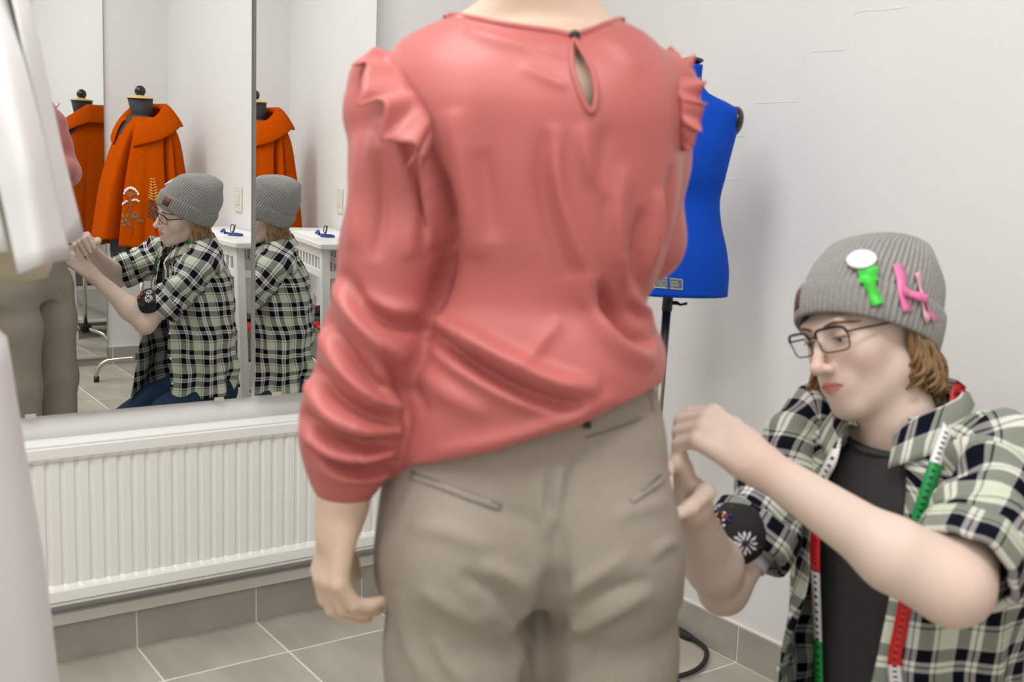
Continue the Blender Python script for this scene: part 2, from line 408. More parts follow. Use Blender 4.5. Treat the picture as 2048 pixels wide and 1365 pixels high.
# ================================================================== wall mirrors
def mirror(a, b, o, w0, w1, z0, z1, label, clips):
    n = np.array([math.sin(a)*math.cos(b), -math.cos(a)*math.cos(b), math.sin(b)]); o = np.array(o, float)
    t = np.array([math.cos(a), math.sin(a), 0.0]); up = np.cross(n, t); up = -up if up[2] < 0 else up
    e = empty('wall_mirror', tuple(o)); tag(e, label, 'mirror', 'frameless wall mirrors')
    def slab(name, s0, s1, h0, h1, d0, d1, m):
        P = []
        for dd in (d0, d1):
            for (s, h) in ((s0, h0), (s1, h0), (s1, h1), (s0, h1)): P.append(o+t*s+up*h+n*dd)
        f = [(0, 1, 2, 3)[::-1], (4, 5, 6, 7), (0, 1, 5, 4), (1, 2, 6, 5), (2, 3, 7, 6), (3, 0, 4, 7)]
        return mesh_obj(name, P, f, m, e)
    g = slab('mirror_glass', w0, w1, z0, z1, -0.004, 0, M['mirror']); g.data.materials.append(M['mirroredge'])
    for p in g.data.polygons:
        if p.index != 1: p.material_index = 1
    slab('mirror_backing', w0+0.001, w1-0.001, z0+0.001, z1-0.001, -0.008, -0.004, M['mirroredge'])
    for c in clips: slab('mirror_clip', c-0.012, c+0.012, z0-0.004, z0+0.006, -0.008, 0.003, M['clip'])
    return e
mirror(0.005, -0.011, (0.8, 2.741, 0.64), -0.41, 0.289, 0.0, 1.42, 'wide frameless wall mirror left of the narrow one, above the radiator', (-0.265, 0.20))
mirror(-0.084, -0.013, (1.093, 2.728, 0.645), 0.0, 0.327, 0.0, 1.42, 'narrow frameless wall mirror right of the wide one, beside the pink blouse', (0.06, 0.27))
e = empty('leaning_mirror', (1.72, YC+0.014, 0.0)); tag(e, 'tall mirror on the back wall behind the orange coat, seen reflected', 'mirror')
RM = Matrix.Translation((1.722, YC+0.012, 0)) @ Matrix.Rotation(-0.027, 4, 'Z')
g = box('mirror_glass', (-1.5, -0.004, 0.053), (0, 0.006, 2.15), M['mirroredge'], e, mtx=RM)
g.data.materials.append(M['mirror'])
for p in g.data.polygons:
    if p.normal.y > 0.9: p.material_index = 1
box('bottom_rail', (-1.5, -0.006, 0.044), (0, 0.012, 0.055), M['clip'], e, mtx=RM)

# ================================================================== radiator
rad = tag(empty('radiator', (0.95, 2.7, 0.15)), 'white steel panel radiator with vertical ribs under the mirrors', 'radiator')
RX0, RX1, RZ0, RZ1, RF = 0.40, 1.62, 0.192, 0.578, 2.66
vs_, fs = [], []; pitch = 0.0334; n = int((RX1-RX0-0.04)/pitch); xs = []
for k in range(n):
    x = RX0+0.02+k*pitch; xs += [(x, 0.0), (x+0.0035, 0.0), (x+0.0075, 0.005), (x+pitch-0.0075, 0.005), (x+pitch-0.0035, 0.0)]
xs.append((RX0+0.02+n*pitch, 0.0))
prz = [(RZ0, 0.012, 0), (RZ0+0.003, 0.014, 0), (RZ0+0.028, 0.014, 0), (RZ0+0.034, 0.010, 0.2), (RZ0+0.042, 0.001, 1), (RZ1-0.042, 0.001, 1), (RZ1-0.034, 0.010, 0.2), (RZ1-0.026, 0.014, 0), (RZ1-0.003, 0.014, 0), (RZ1, 0.012, 0)]
for z, y, k in prz:
    for x, d in xs: vs_.append((x, RF+0.014-y-d*k if k else RF+0.014-y, z))
mesh_obj('front_panel', vs_, [f[::-1] for f in grid_faces(len(xs), len(prz))], M['rad'], rad)
box('rear_panel', (RX0, RF+0.07, RZ0), (RX1, RF+0.078, RZ1), M['rad'], rad, 0.002)
box('side_cover', (RX0-0.002, RF+0.001, RZ0+0.004), (RX0+0.02, RF+0.075, RZ1+0.004), M['rad'], rad, 0.002)
box('side_cover', (RX1-0.022, RF+0.001, RZ0+0.004), (RX1+0.002, RF+0.075, RZ1+0.004), M['rad'], rad, 0.002)
bm = bmesh.new(); box_bm(bm, (RX0, RF+0.002, RZ1-0.001), (RX1, RF+0.012, RZ1+0.005)); box_bm(bm, (RX0, RF+0.062, RZ1-0.001), (RX1, RF+0.076, RZ1+0.005))
box_bm(bm, (RX0, RF+0.012, RZ1-0.001), (RX1, RF+0.062, RZ1+0.003))
bm_obj('top_grille', bm, M['rad'], rad)
box('bottom_channel', (RX0, RF+0.004, RZ0-0.010), (RX1, RF+0.022, RZ0), M['rad'], rad, 0.002)
for bx in (0.6, 1.4): box('wall_bracket', (bx, RF+0.076, RZ0+0.05), (bx+0.03, YA-0.001, RZ1-0.05), M['rad'], rad)
for bx in (RX1-0.05, RX1-0.1): tube('feed_pipe', [(bx, RF+0.05, RZ0+0.005), (bx, RF+0.05, 0.002)], 0.008, M['rad'], rad, seg=8)

# ================================================================== light switch
sw = tag(empty('light_switch', (XB, 0.12, 1.03)), 'ivory double wall switch above the white table, seen in the mirror', 'switch')
box('plate', (XB-0.010, 0.075, 0.965), (XB, 0.165, 1.095), M['switch'], sw, 0.003)
box('rocker', (XB-0.014, 0.095, 1.0), (XB-0.010, 0.145, 1.06), M['switch'], sw, 0.002)

# ================================================================== white slatted table with things on it
tb = tag(empty('side_table', (1.94, 0.40, 0)), 'white slatted wooden side table with lower shelf beside the right wall', 'table')
TX0, TX1, TY0, TY1, TZ = 1.80, 2.085, 0.02, 0.84, 0.88
box('table_top', (TX0-0.02, TY0-0.03, TZ-0.03), (TX1, TY1+0.03, TZ), M['white'], tb, 0.006)
for x in (TX0+0.02, TX1-0.03):
    for y, s in ((TY0+0.04, -1), (TY1-0.04, 1)):
        m4 = Matrix(); P = []
        for z, dy in ((0.0, s*0.10), (TZ-0.03, 0.0)):
            for (i, j) in ((-0.018, -0.022), (0.018, -0.022), (0.018, 0.022), (-0.018, 0.022)): P.append((x+i, y+j+dy, z))
        mesh_obj('leg', P, [(3, 2, 1, 0), (4, 5, 6, 7), (0, 1, 5, 4), (1, 2, 6, 5), (2, 3, 7, 6), (3, 0, 4, 7)], M['white'], tb)
    box('apron', (x-0.011, TY0+0.03, TZ-0.075), (x+0.011, TY1-0.03, TZ-0.03), M['white'], tb, 0.002)
    box('lower_rail', (x-0.011, TY0+0.025, 0.715), (x+0.011, TY1-0.025, 0.75), M['white'], tb, 0.002)
    y = TY0+0.075
    while y < TY1-0.06:
        box('slat', (x-0.006, y, 0.75), (x+0.006, y+0.022, TZ-0.075), M['white'], tb, 0.001); y += 0.055
for y in (TY0+0.02, TY1-0.042): box('end_rail', (TX0+0.03, y, 0.715), (TX1-0.04, y+0.022, 0.75), M['white'], tb, 0.002)
box('shelf', (TX0-0.005, TY0-0.03, 0.315), (TX1-0.01, TY1+0.03, 0.335), M['white'], tb, 0.004)
box('shelf', (TX0-0.005, TY0-0.06, 0.10), (TX1-0.01, TY1+0.06, 0.118), M['white'], tb, 0.004)
def basket(y0, y1, label):
    e = tag(empty('felt_basket', ((TX0+TX1)/2, (y0+y1)/2, 0.336)), label, 'basket', 'grey felt baskets on the table shelf')
    bm = bmesh.new(); x0, x1, z0, z1, t = TX0+0.0, TX1-0.03, 0.336, 0.475, 0.006
    for lo, hi in (((x0, y0, z0), (x1, y1, z0+t)), ((x0, y0, z0), (x0+t, y1, z1)), ((x1-t, y0, z0), (x1, y1, z1)), ((x0, y0, z0), (x1, y0+t, z1)), ((x0, y1-t, z0), (x1, y1, z1))): box_bm(bm, lo, hi, 0.001)
    bm_obj('basket_wall', bm, M['felt'], e)
    bm = bmesh.new()
    for lo, hi in (((x0-0.001, y0-0.001, z1-0.012), (x0+t+0.001, y1+0.001, z1+0.001)), ((x1-t-0.001, y0, z1-0.012), (x1+0.001, y1, z1+0.001)), ((x0, y0-0.001, z1-0.012), (x1, y0+t, z1+0.001)), ((x0, y1-t, z1-0.012), (x1, y1+0.001, z1+0.001))): box_bm(bm, lo, hi)
    bm_obj('rim_binding', bm, M['felt'], e)
basket(0.50, 0.84, 'grey felt basket on table shelf nearest the kneeling person, red case inside')
basket(0.06, 0.40, 'grey felt basket on table shelf farther back near the orange coat')
tag(box('sewing_case', (TX0+0.03, 0.56, 0.345), (TX0+0.15, 0.80, 0.482), M['red'], bev=0.012), 'red case standing inside the grey felt basket', 'case')
tag(box('pattern_card', (TX0+0.19, 0.66, 0.345), (TX0+0.20, 0.74, 0.53), M['wood'], bev=0.001), 'tan card sticking up from the grey basket', 'card')
rm = Matrix.Translation((TX0+0.02, 0.545, 0.36)) @ Matrix.Rotation(math.radians(-16), 4, 'X')
tag(box('ruler', (0, 0, 0), (0.0025, 0.055, 0.28), M['ruler'], bev=0.0005, mtx=rm), 'clear violet plastic ruler standing tilted in the grey basket', 'ruler')
tag(box('sewing_case', (TX0+0.03, 0.10, 0.345), (TX1-0.07, 0.30, 0.488), M['rubber'], bev=0.012), 'black case inside the grey felt basket farther back', 'case')
tag(box('marker_box', (TX0+0.05, 0.16, 0.489), (TX0+0.15, 0.24, 0.503), M['red'], bev=0.004), 'small red box lying on the black case in the basket', 'box')
tag(box('paper_sheet', (TX0+0.02, 0.22, TZ), (TX1-0.03, 0.62, TZ+0.002), M['paper']), 'white paper sheet lying on the white table', 'paper')
# blue bundle (snips with blue cord) on the paper
sn = tag(empty('thread_snips', (1.89, 0.50, TZ+0.004)), 'small blue thread snips and cord lying on the table paper', 'scissors')
tube('blade', [(1.90, 0.42, TZ+0.007), (1.90, 0.54, TZ+0.007)], [0.002, 0.006], M['navy'], sn, 8)
tube('handle', [(1.90+0.03*math.cos(a), 0.56+0.045*math.sin(a), TZ+0.008) for a in np.linspace(0, 6.28, 20)], 0.005, M['bluepl'], sn, 8)
tube('handle', [(1.885, 0.47, TZ+0.006), (1.89, 0.44, TZ+0.02), (1.885, 0.42, TZ+0.01)], 0.007, M['bluepl'], sn, 8)
tube('cord', spline([(1.90, 0.52, TZ+0.01), (1.90, 0.545, TZ+0.045), (1.90, 0.51, TZ+0.05), (1.90, 0.50, TZ+0.02), (1.90, 0.54, TZ+0.02), (1.90, 0.56, TZ+0.055)], 24), 0.0022, M['navy'], sn, 6)
def ring(name, c, R, r, m, axis, label, cat):
    Q = align(axis); P = [np.array(Q @ Vector((R*math.cos(a), R*math.sin(a), 0)))+np.array(c) for a in np.linspace(0, 2*math.pi, 33)]
    o = tube(name, P, r, m, None, 8); return tag(o, label, cat)
ring('tape_roll', (1.83, 0.86, 0.163), 0.038, 0.007, M['bluepl'], (1, -0.25, 0), 'blue ring of tape standing on the lowest table shelf', 'tape')
ring('tape_roll', (1.865, 0.855, 0.163), 0.038, 0.007, M['red'], (1, -0.2, 0), 'red ring of tape just behind the blue ring on lowest shelf', 'tape')

# ================================================================== blue dress form by the right wall
def zsurf(name, rows, m, parent, ax, seg=48, pw=2.3, caps=True):
    vs_, fs = [], []
    for (z, cx, cy, a, b) in rows:
        for k in range(seg):
            t = 2*math.pi*k/seg; c, s = math.cos(t), math.sin(t)
            u = a*abs(c)**(2/pw)*(1 if c >= 0 else -1); v = b*abs(s)**(2/pw)*(1 if s >= 0 else -1)
            vs_.append((cx+u*ax[0]-v*ax[1], cy+u*ax[1]+v*ax[0], z))
    fs = grid_faces(seg, len(rows), True)
    if caps: fs.append(tuple(range(seg))[::-1]); fs.append(tuple((len(rows)-1)*seg+k for k in range(seg)))
    return mesh_obj(name, vs_, fs, m, parent, smooth=True)
DB = 2.60
tc_, bc_ = V(1385, 127, DB), V(1340, 587, DB)
def bcen(z):
    f = (z-bc_[2])/(tc_[2]-bc_[2]); return bc_+(tc_-bc_)*f
sc_ = DB/2180*1.0
bf = tag(empty('dress_form', (bc_[0], bc_[1], 0)), 'royal blue dress form with black neck cap by the right wall', 'dress form')
keys = []
for y, hw, dp in ((130, 20, 24), (165, 23, 27), (188, 40, 36), (202, 72, 46), (216, 97, 54), (240, 100, 62), (275, 97, 70), (300, 93, 74), (350, 86, 72), (400, 80, 62), (440, 86, 66), (500, 104, 78), (540, 112, 82), (587, 114, 84)):
    c = V(1385+(y-127)/460*(1340-1385), y, DB); keys.append((c[2], c[0], c[1], hw*sc_, dp*sc_))
rows = smooth_rows(keys, 60)
AXB = (E1[0], E1[1])
torso = zsurf('torso', rows, M['blue'], bf, AXB)
tz = tc_[2]
lathe('neck_cap', [(0.001, 0.002), (0.018, 0.004), (0.0275, 0.009), (0.029, 0.013), (0.024, 0.017), (0.016, 0.019), (0.008, 0.021), (0.001, 0.0215)], M['blackgloss'], bf, 24, Matrix.Translation((tc_[0], tc_[1], tz-0.004)) @ Matrix.Scale(0.9, 4))
for s in (1, -1):
    c = V(1475 if s > 0 else 1277, 243, DB); d = E1*s+np.array([0, 0, -0.12])
    lathe('arm_plate', [(0.001, -0.006), (0.046, -0.006), (0.046, 0.002), (0.040, 0.010), (0.026, 0.016), (0.001, 0.019)], M['blackgloss'], bf, 24, Matrix.Translation(c-E1*s*0.006) @ align(d), sx=0.85, sy=0.75)
pt = np.array(V(1338, 585, DB)); 
tube('sleeve_collar', [pt+[0, 0, 0.03], pt+[-0.003, 0.001, -0.045]], 0.0125, M['black'], bf, 16)
tube('pole', [pt+[-0.003, 0.001, -0.04], np.array([pt[0]-0.022, pt[1]+0.012, 0.04])], 0.0105, M['steel'], bf, 16)
kb = pt+[0, 0, -0.025]
tube('wing_screw', [kb+E1*0.010, kb+E1*0.020, kb+E1*0.030-np.array([0, 0, 0.004]), kb+E1*0.045], [0.005, 0.005, 0.003, 0.0035], M['black'], bf, 8)
bx, by = pt[0]-0.022, pt[1]+0.012
lathe('base_hub', [(0.02, 0.03), (0.025, 0.045), (0.025, 0.075), (0.014, 0.085)], M['black'], bf, 16, Matrix.Translation((bx, by, 0)))
for k in range(3):
    a = math.radians(60+110*k); P = [(bx+0.02*math.cos(a), by+0.02*math.sin(a), 0.06), (bx+0.10*math.cos(a), by+0.10*math.sin(a), 0.05), (bx+0.17*math.cos(a), by+0.17*math.sin(a), 0.012)]
    pass
    tube('foot', P, 0.010, M['black'], bf, 10)
# maker's label stitched near the hem, in two halves with the seam between
def on_torso(x, y, off=0.0):
    d = ray(x, y); o = CAM.copy()
    t = (DB-0.12)/(d@E2); 
    for _ in range(160):
        p = o+d*t; z = p[2]; rz_ = min(rows, key=lambda r: abs(r[0]-z)); dx, dy = p[0]-rz_[1], p[1]-rz_[2]
        u = dx*AXB[0]+dy*AXB[1]; v = -dx*AXB[1]+dy*AXB[0]; k = (abs(u/rz_[3])**2.3+abs(v/rz_[4])**2.3)
        if k <= 1.0: break
        t += 0.001
    return o+d*(t-off/np.linalg.norm(d))
M['labelblue'] = mat('label_weave', (62, 96, 128), 0.7); M['labelgold'] = mat('label_print', (206, 188, 122), 0.6)
def patch(name, px, m, parent, off, nx=6, ny=4):   # px: four corners tl,tr,br,bl laid on the torso
    tl, tr, br, bl = [np.array(p, float) for p in px]; vs_ = []
    for j in range(ny):
        for i in range(nx):
            s, q = i/(nx-1), j/(ny-1); p = (tl*(1-s)+tr*s)*(1-q)+(bl*(1-s)+br*s)*q; vs_.append(on_torso(p[0], p[1], off))
    return mesh_obj(name, vs_, [f[::-1] for f in grid_faces(nx, ny)], m, parent)
for (xl, xr, y0, y1, y2, y3) in ((1308, 1335.5, 554.5, 556, 577.5, 575), (1339, 1365.5, 556.5, 559, 580, 578)):
    lb = patch('maker_label', [(xl, y0), (xr, y1), (xr, y2), (xl, y3)], M['labelblue'], bf, 0.0012)
    for q in ([(xl, y0), (xr, y1), (xr, y1+1.6), (xl, y0+1.6)], [(xl, y3-1.6), (xr, y2-1.6), (xr, y2), (xl, y3)]): patch('label_border', q, M['labelgold'], lb, 0.0018, 5, 2)
    e_ = xr-1.6 if xl > 1330 else xl
    patch('label_border', [(e_, y1), (e_+1.6, y1), (e_+1.6, y2), (e_, y2)], M['labelgold'], lb, 0.0018, 2, 4)
def label_text(txt, x, y, size, slope):
    cu = bpy.data.curves.new('label_lettering', 'FONT'); cu.body = txt; cu.size = 1.0; cu.align_x = 'LEFT'; o = bpy.data.objects.new('label_lettering', cu); COL.objects.link(o)
    dg = bpy.context.evaluated_depsgraph_get(); me = bpy.data.meshes.new_from_object(o.evaluated_get(dg)); COL.objects.unlink(o); bpy.data.objects.remove(o)
    for v in me.vertices:
        px = x+v.co.x*size; py = y-v.co.y*size*1.1+(px-x)*slope; v.co = Vector(on_torso(px, py, 0.002))
    me.materials.clear(); me.materials.append(M['labelgold']); ob = bpy.data.objects.new('label_lettering', me); COL.objects.link(ob); ob.parent = bf; ob.matrix_parent_inverse = bf.matrix_world.inverted()
label_text('MOTO', 1312.5, 565.2, 7.0, 0.05); label_text('UKKE-', 1339.5, 566.3, 6.6, 0.05)
label_text('COLLO', 1313, 571.6, 6.6, 0.05); label_text('BUUS', 1341, 573.2, 7.0, 0.05)
label_text('LAHTI', 1320.5, 575.6, 3.6, 0.05); label_text('LTD', 1342, 577.2, 3.4, 0.05)

# black cable with plug lying by the right skirting
cb = [onplane(x, y, 2, 0.012) for x, y in ((1300, 1240), (1340, 1252), (1368, 1266), (1395, 1281), (1412, 1300), (1410, 1322), (1390, 1342), (1345, 1355), (1290, 1352), (1230, 1340))]
for p in cb: p[0] = min(p[0], XB-0.024)
ce = tag(empty('power_cable', tuple(cb[4])), 'black power cable curling on the floor by the right skirting', 'cable')
tube('cord', spline(cb, 50), 0.0065, M['rubber'], ce, 10)
cc = spline(cb, 50); tube('plug', [cc[3], cc[6], cc[9], cc[13], cc[15]], [0.010, 0.0135, 0.0135, 0.011, 0.007], M['rubber'], ce, 12)

# ================================================================== orange coat on a charcoal dress form (seen in the mirrors)
CX, CY = 1.766, -0.43
ER = np.array([0.958, 0.287, 0.0]); ET = np.array([-0.287, 0.958, 0.0])
def cw(r, t, z): return np.array([CX, CY, 0.0])+ER*r+ET*t+np.array([0, 0, z])
KX = 0.00263
def cz(y): return 1.553-(y-182)*KX
df = tag(empty('dress_form', (CX, CY, 0)), 'charcoal dress form under the orange coat, with black ball finial', 'dress form')
# neck block, wooden disc, ball
def skewed(name, r0, z0, a0, r1, z1, a1, m, parent, b=0.85, n=20):
    vs_ = []
    for (r, z, a) in ((r0, z0, a0), (r0*0.5+r1*0.5, z0*0.5+z1*0.5, (a0+a1)/2), (r1, z1, a1)):
        for k in range(n):
            t = 2*math.pi*k/n; vs_.append(cw(r+a*math.cos(t), a*b*math.sin(t), z))
    fs = grid_faces(n, 3, True)+[tuple(range(n))[::-1], tuple(2*n+k for k in range(n))]
    o = mesh_obj(name, vs_, fs, m, parent, True); return o
skewed('neck', 0.012, cz(245), 0.046, 0.0, cz(197), 0.064, M['charcoal'], df)
lathe('neck_disc', [(0.001, 0), (0.066, 0), (0.067, 0.004), (0.06, 0.008), (0.03, 0.012), (0.015, 0.02), (0.001, 0.022)], M['wood'], df, 24, Matrix.Translation(cw(0, 0, cz(197))))
lathe('finial_ball', [(0.001, -0.028)]+[(0.0285*math.cos(a), 0.0285*math.sin(a)) for a in np.linspace(-1.4, 1.4, 13)]+[(0.001, 0.0285)], M['blackgloss'], df, 24, Matrix.Translation(cw(0, 0, cz(182))))
zsurf('torso', [(z, CX, CY, a, b) for z, a, b in ((0.66, 0.15, 0.115), (0.72, 0.16, 0.12), (0.9, 0.15, 0.11), (1.05, 0.12, 0.09), (1.2, 0.14, 0.10), (1.33, 0.14, 0.085), (1.4, 0.09, 0.06), (1.43, 0.05, 0.045))], M['charcoal'], df, (ER[0], ER[1]), 32, 2.2)
tube('pole', [cw(0, 0, 0.67), cw(0, 0, 0.14)], 0.0125, M['chrome'], df, 14)
box('hub', tuple(cw(0, 0, 0.13)-np.array([0.03, 0.03, 0.022])), tuple(cw(0, 0, 0.13)+np.array([0.03, 0.03, 0.03])), M['black'], df, 0.006)
for an in (198, 108, 18, 288):
    a = math.radians(an); d = np.array([math.cos(a), math.sin(a), 0]); o = np.array([CX, CY, 0]); L = 0.235
    P = [o+d*0.02+[0, 0, 0.135], o+d*(L-0.09)+[0, 0, 0.122], o+d*(L-0.045)+[0, 0, 0.110], o+d*(L-0.014)+[0, 0, 0.083], o+d*L+[0, 0, 0.045], o+d*L+[0, 0, 0.02]]
    lg = tube('leg', spline(P, 24), 0.0115, M['chrome'], df, 12)
    tube('rubber_foot', [o+d*L+[0, 0, 0.032], o+d*L+[0, 0, 0.001]], 0.0145, M['rubber'], lg, 12)
# coat shell
ck = smooth_rows([(0.735, 0.0, 0, 0.262, 0.185), (0.9, 0.008, 0, 0.245, 0.178), (1.05, 0.014, 0, 0.225, 0.168), (1.18, 0.022, 0, 0.198, 0.152), (1.27, 0.03, 0, 0.176, 0.138), (1.33, 0.036, 0, 0.155, 0.120), (1.38, 0.04, 0, 0.125, 0.10), (1.42, 0.035, 0, 0.085, 0.08)], 46)
def crow(z): 
    A = np.asarray(ck); return [np.interp(z, A[:, 0], A[:, i]) for i in (1, 3, 4)]
SLIT = [2.20]                             # front opening angle (viewer side, to the left)
def coat_pt(ph, z, off=0.0):
    c, a, b = crow(z); g = np.clip((1.36-z)/0.55, 0, 1)
    def bump(x0, w, h): 
        d = (ph-x0+math.pi) % (2*math.pi)-math.pi; return h*math.exp(-(d/w)**2)
    k = 1+g*(0.035*math.cos(5*ph+0.6)+0.02*math.sin(9*ph))
    dd = bump(2.12, 0.055, -0.12)*min(1, g*2.2)+bump(2.26, 0.12, 0.016)*g+bump(1.95, 0.15, 0.012)*g
    dd += bump(0.98, 0.055, -0.07)*min(1, g*3+0.15)+bump(0.72, 0.05, -0.06)*min(1, g*3+0.1)+bump(0.85, 0.08, 0.012)+bump(1.5, 0.10, -0.02)*g
    dd += bump(-1.2, 0.04, -0.07)*min(1, g*2)+bump(-2.0, 0.06, -0.02)*g
    kk = k+dd/max(a*0.8, 0.05)
    return cw(c+(a*kk+off)*math.cos(ph), (b*kk+off)*math.sin(ph), z)
oc = tag(empty('wool_coat', (CX, CY, 0.73)), 'orange wool swing coat with wide collar and embroidered wildflowers on form', 'coat')
nu, nz = 240, 46; vs_ = []
def hemdz(ph): return 0.022*math.cos(ph-2.6)+(0.03 if 2.12 < ph < 2.9 else 0)
for j in range(nz):
    z = ck[j][0]; f = 1-j/(nz-1)
    for i in range(nu):
        ph = 2*math.pi*i/nu; p = coat_pt(ph, z); p[2] += f**2*hemdz(ph); vs_.append(p)
body = mesh_obj('coat_body', vs_, grid_faces(nu, nz, True), M['orange'], oc, True)
sm = body.modifiers.new('thickness', 'SOLIDIFY'); sm.thickness = 0.006; sm.offset = -1
# shoulders cap under the collar
# collar: turned-over wide collar, open at the front left
OPEN = 2.25
def collar(ph0, ph1, n, rows_, name, flip=False):
    vs_ = []
    for j in range(len(rows_[0])):
        for i in range(n):
            s = i/(n-1); ph = ph0+(ph1-ph0)*s; q = [np.interp(s, np.linspace(0, 1, len(rows_)), [rr[j][c] for rr in rows_]) for c in (0, 1)]
            vs_.append(cw(0.028+q[0]*1.08*math.cos(ph), q[0]*0.92*math.sin(ph), q[1]))
    o = mesh_obj(name, vs_, grid_faces(n, len(rows_[0])), M['orange'], oc, True)
    sd = o.modifiers.new('thickness', 'SOLIDIFY'); sd.thickness = 0.009; sd.offset = 0
    sb = o.modifiers.new('soft', 'SUBSURF'); sb.levels = 1; sb.render_levels = 1; return o
z_ = cz
R_ = lambda *a: list(a)
front = R_((0.085, z_(252)), (0.105, z_(243)), (0.125, z_(252)), (0.150, z_(272)), (0.162, z_(294)))
f2 = R_((0.075, z_(238)), (0.098, z_(231)), (0.120, z_(240)), (0.152, z_(258)), (0.168, z_(277)))
side = R_((0.066, z_(222)), (0.088, z_(209)), (0.112, z_(214)), (0.150, z_(232)), (0.172, z_(248)))
right = R_((0.066, z_(216)), (0.090, z_(202)), (0.112, z_(206)), (0.145, z_(226)), (0.178, z_(249)))
back = R_((0.066, z_(216)), (0.088, z_(203)), (0.108, z_(208)), (0.140, z_(226)), (0.172, z_(246)))
left = R_((0.072, z_(232)), (0.092, z_(224)), (0.112, z_(230)), (0.142, z_(250)), (0.160, z_(268)))
left2 = R_((0.082, z_(246)), (0.105, z_(238)), (0.128, z_(246)), (0.155, z_(268)), (0.168, z_(291)))
collar(1.98, -3.62, 90, [front, f2, side, right, back, back, left, left2], 'collar')
# embroidery: thin stitched pieces laid on the cloth
def cphi(x, y):
    r = (x-281)*KX; z = cz(y); c, a, b = crow(z); g = np.clip((1.36-z)/0.55, 0, 1); ph = math.acos(max(-0.98, min(0.98, (r-c)/a))); return ph, z
def blob(name, pts, m, parent, off=0.0025, back=False):
    P = []
    cx_ = sum(p[0] for p in pts)/len(pts); cy_ = sum(p[1] for p in pts)/len(pts)
    for (x, y) in [(cx_, cy_)]+list(pts):
        ph, z = cphi(x, y); P.append(coat_pt(-ph if back else ph, z, off))
    P[0] = P[0]+(P[0]-np.array([CX, CY, P[0][2]]))*0.01
    n = len(pts); f = [(0, 1+i, 1+(i+1) % n) for i in range(n)]; return mesh_obj(name, P, f, m, parent, True)
def leafpts(x, y, L, w, ang, n=10):
    ca, sa = math.cos(ang), math.sin(ang); out = []
    for i in range(n):
        t = 2*math.pi*i/n; u = L/2*math.cos(t); v = w/2*math.sin(t)*(0.9+0.25*math.cos(t)); out.append((x+u*ca-v*sa, y+u*sa+v*ca))
    return out
def stem(pts, m, parent, r=0.0016, back=False):
    P = []
    for (x, y) in pts:
        ph, z = cphi(x, y); P.append(coat_pt(-ph if back else ph, z, 0.002))
    return tube('stem', P, r, m, parent, 6)
em = empty('embroidery', (CX, CY, 1.0)); em.parent = oc; em.matrix_parent_inverse = oc.matrix_world.inverted()
stem([(261, 391), (262, 420), (263, 445), (264, 464)], M['emgreen'], em, 0.0021)
stem([(262, 402), (256, 410), (251, 405)], M['emgreen'], em, 0.0014); stem([(262, 408), (268, 402), (270, 398)], M['emgreen'], em, 0.0014); stem([(262, 420), (256, 416), (252, 411)], M['emgreen'], em, 0.0012)
blob('seed_head', [(251, 384), (257, 379), (264, 378), (272, 383), (264, 388), (261, 391), (258, 388)], M['emtan'], em)
for i in range(9):
    s = i/8; blob('petal', leafpts(249.5+s*26, 382-11*math.sin(math.pi*s)**0.8, 6, 5, i), M['emwhite'], em, 0.0045)
for i in range(4): blob('petal', leafpts(265.5+i*3.6, 395-2.2*math.sin(i*1.05)+i*0.4, 5, 4.4, i), M['emwhite'], em, 0.0045)
for i in range(4): blob('petal', leafpts(245+i*3.2, 404.5-i*2.4, 5, 4.2, i), M['emwhite'], em, 0.0045)
for (x, y, an) in [(248, 426, 1.2), (256, 425, 1.8), (246, 437, 0.3), (253, 434, 1.0), (250, 444, -0.4), (257, 441, 1.2), (267, 421, 1.9), (275, 424, 1.3), (270, 428, 0.5), (277, 434, 0.1), (281, 436, -0.2), (266, 428, 1.0)]: blob('leaf', leafpts(x, y, 8.5, 5.2, an), M['emgreen'], em, 0.003)
stem([(302, 354), (303, 390), (305, 425), (308, 457)], M['emdark'], em, 0.0013)
for i in range(15):
    y = 354+i*5.4; L = 5+i*0.95; m = M['emgold'] if i < 8 else M['emdark']
    for s in (-1, 1): blob('leaf', leafpts(302.5+i*0.28+s*L*0.45, y-1.5, L, 3.1, s*(-0.5)), m, em, 0.003)
# tansy and leaves on the back of the coat (seen in the far mirror)
stem([(300, 350), (301, 390), (300, 440)], M['emdark'], em, 0.0016, True)
for (x, y) in [(300, 346), (294, 356), (306, 358), (298, 352), (303, 350)]:
    blob('flower', leafpts(x, y, 7, 5, 0.2), M['emyellow'], em, 0.004, True); blob('leaf', leafpts(x, y+6, 5, 4, 1.5), M['emdark'], em, 0.003, True)
for (x, y, an) in [(292, 384, 0.8), (308, 386, -0.7), (293, 398, 0.8), (307, 400, -0.8), (340, 410, 0.2), (342, 418, 0.2), (339, 427, 0.1)]: blob('leaf', leafpts(x, y, 15, 7, an), M['emdark'], em, 0.003, True)

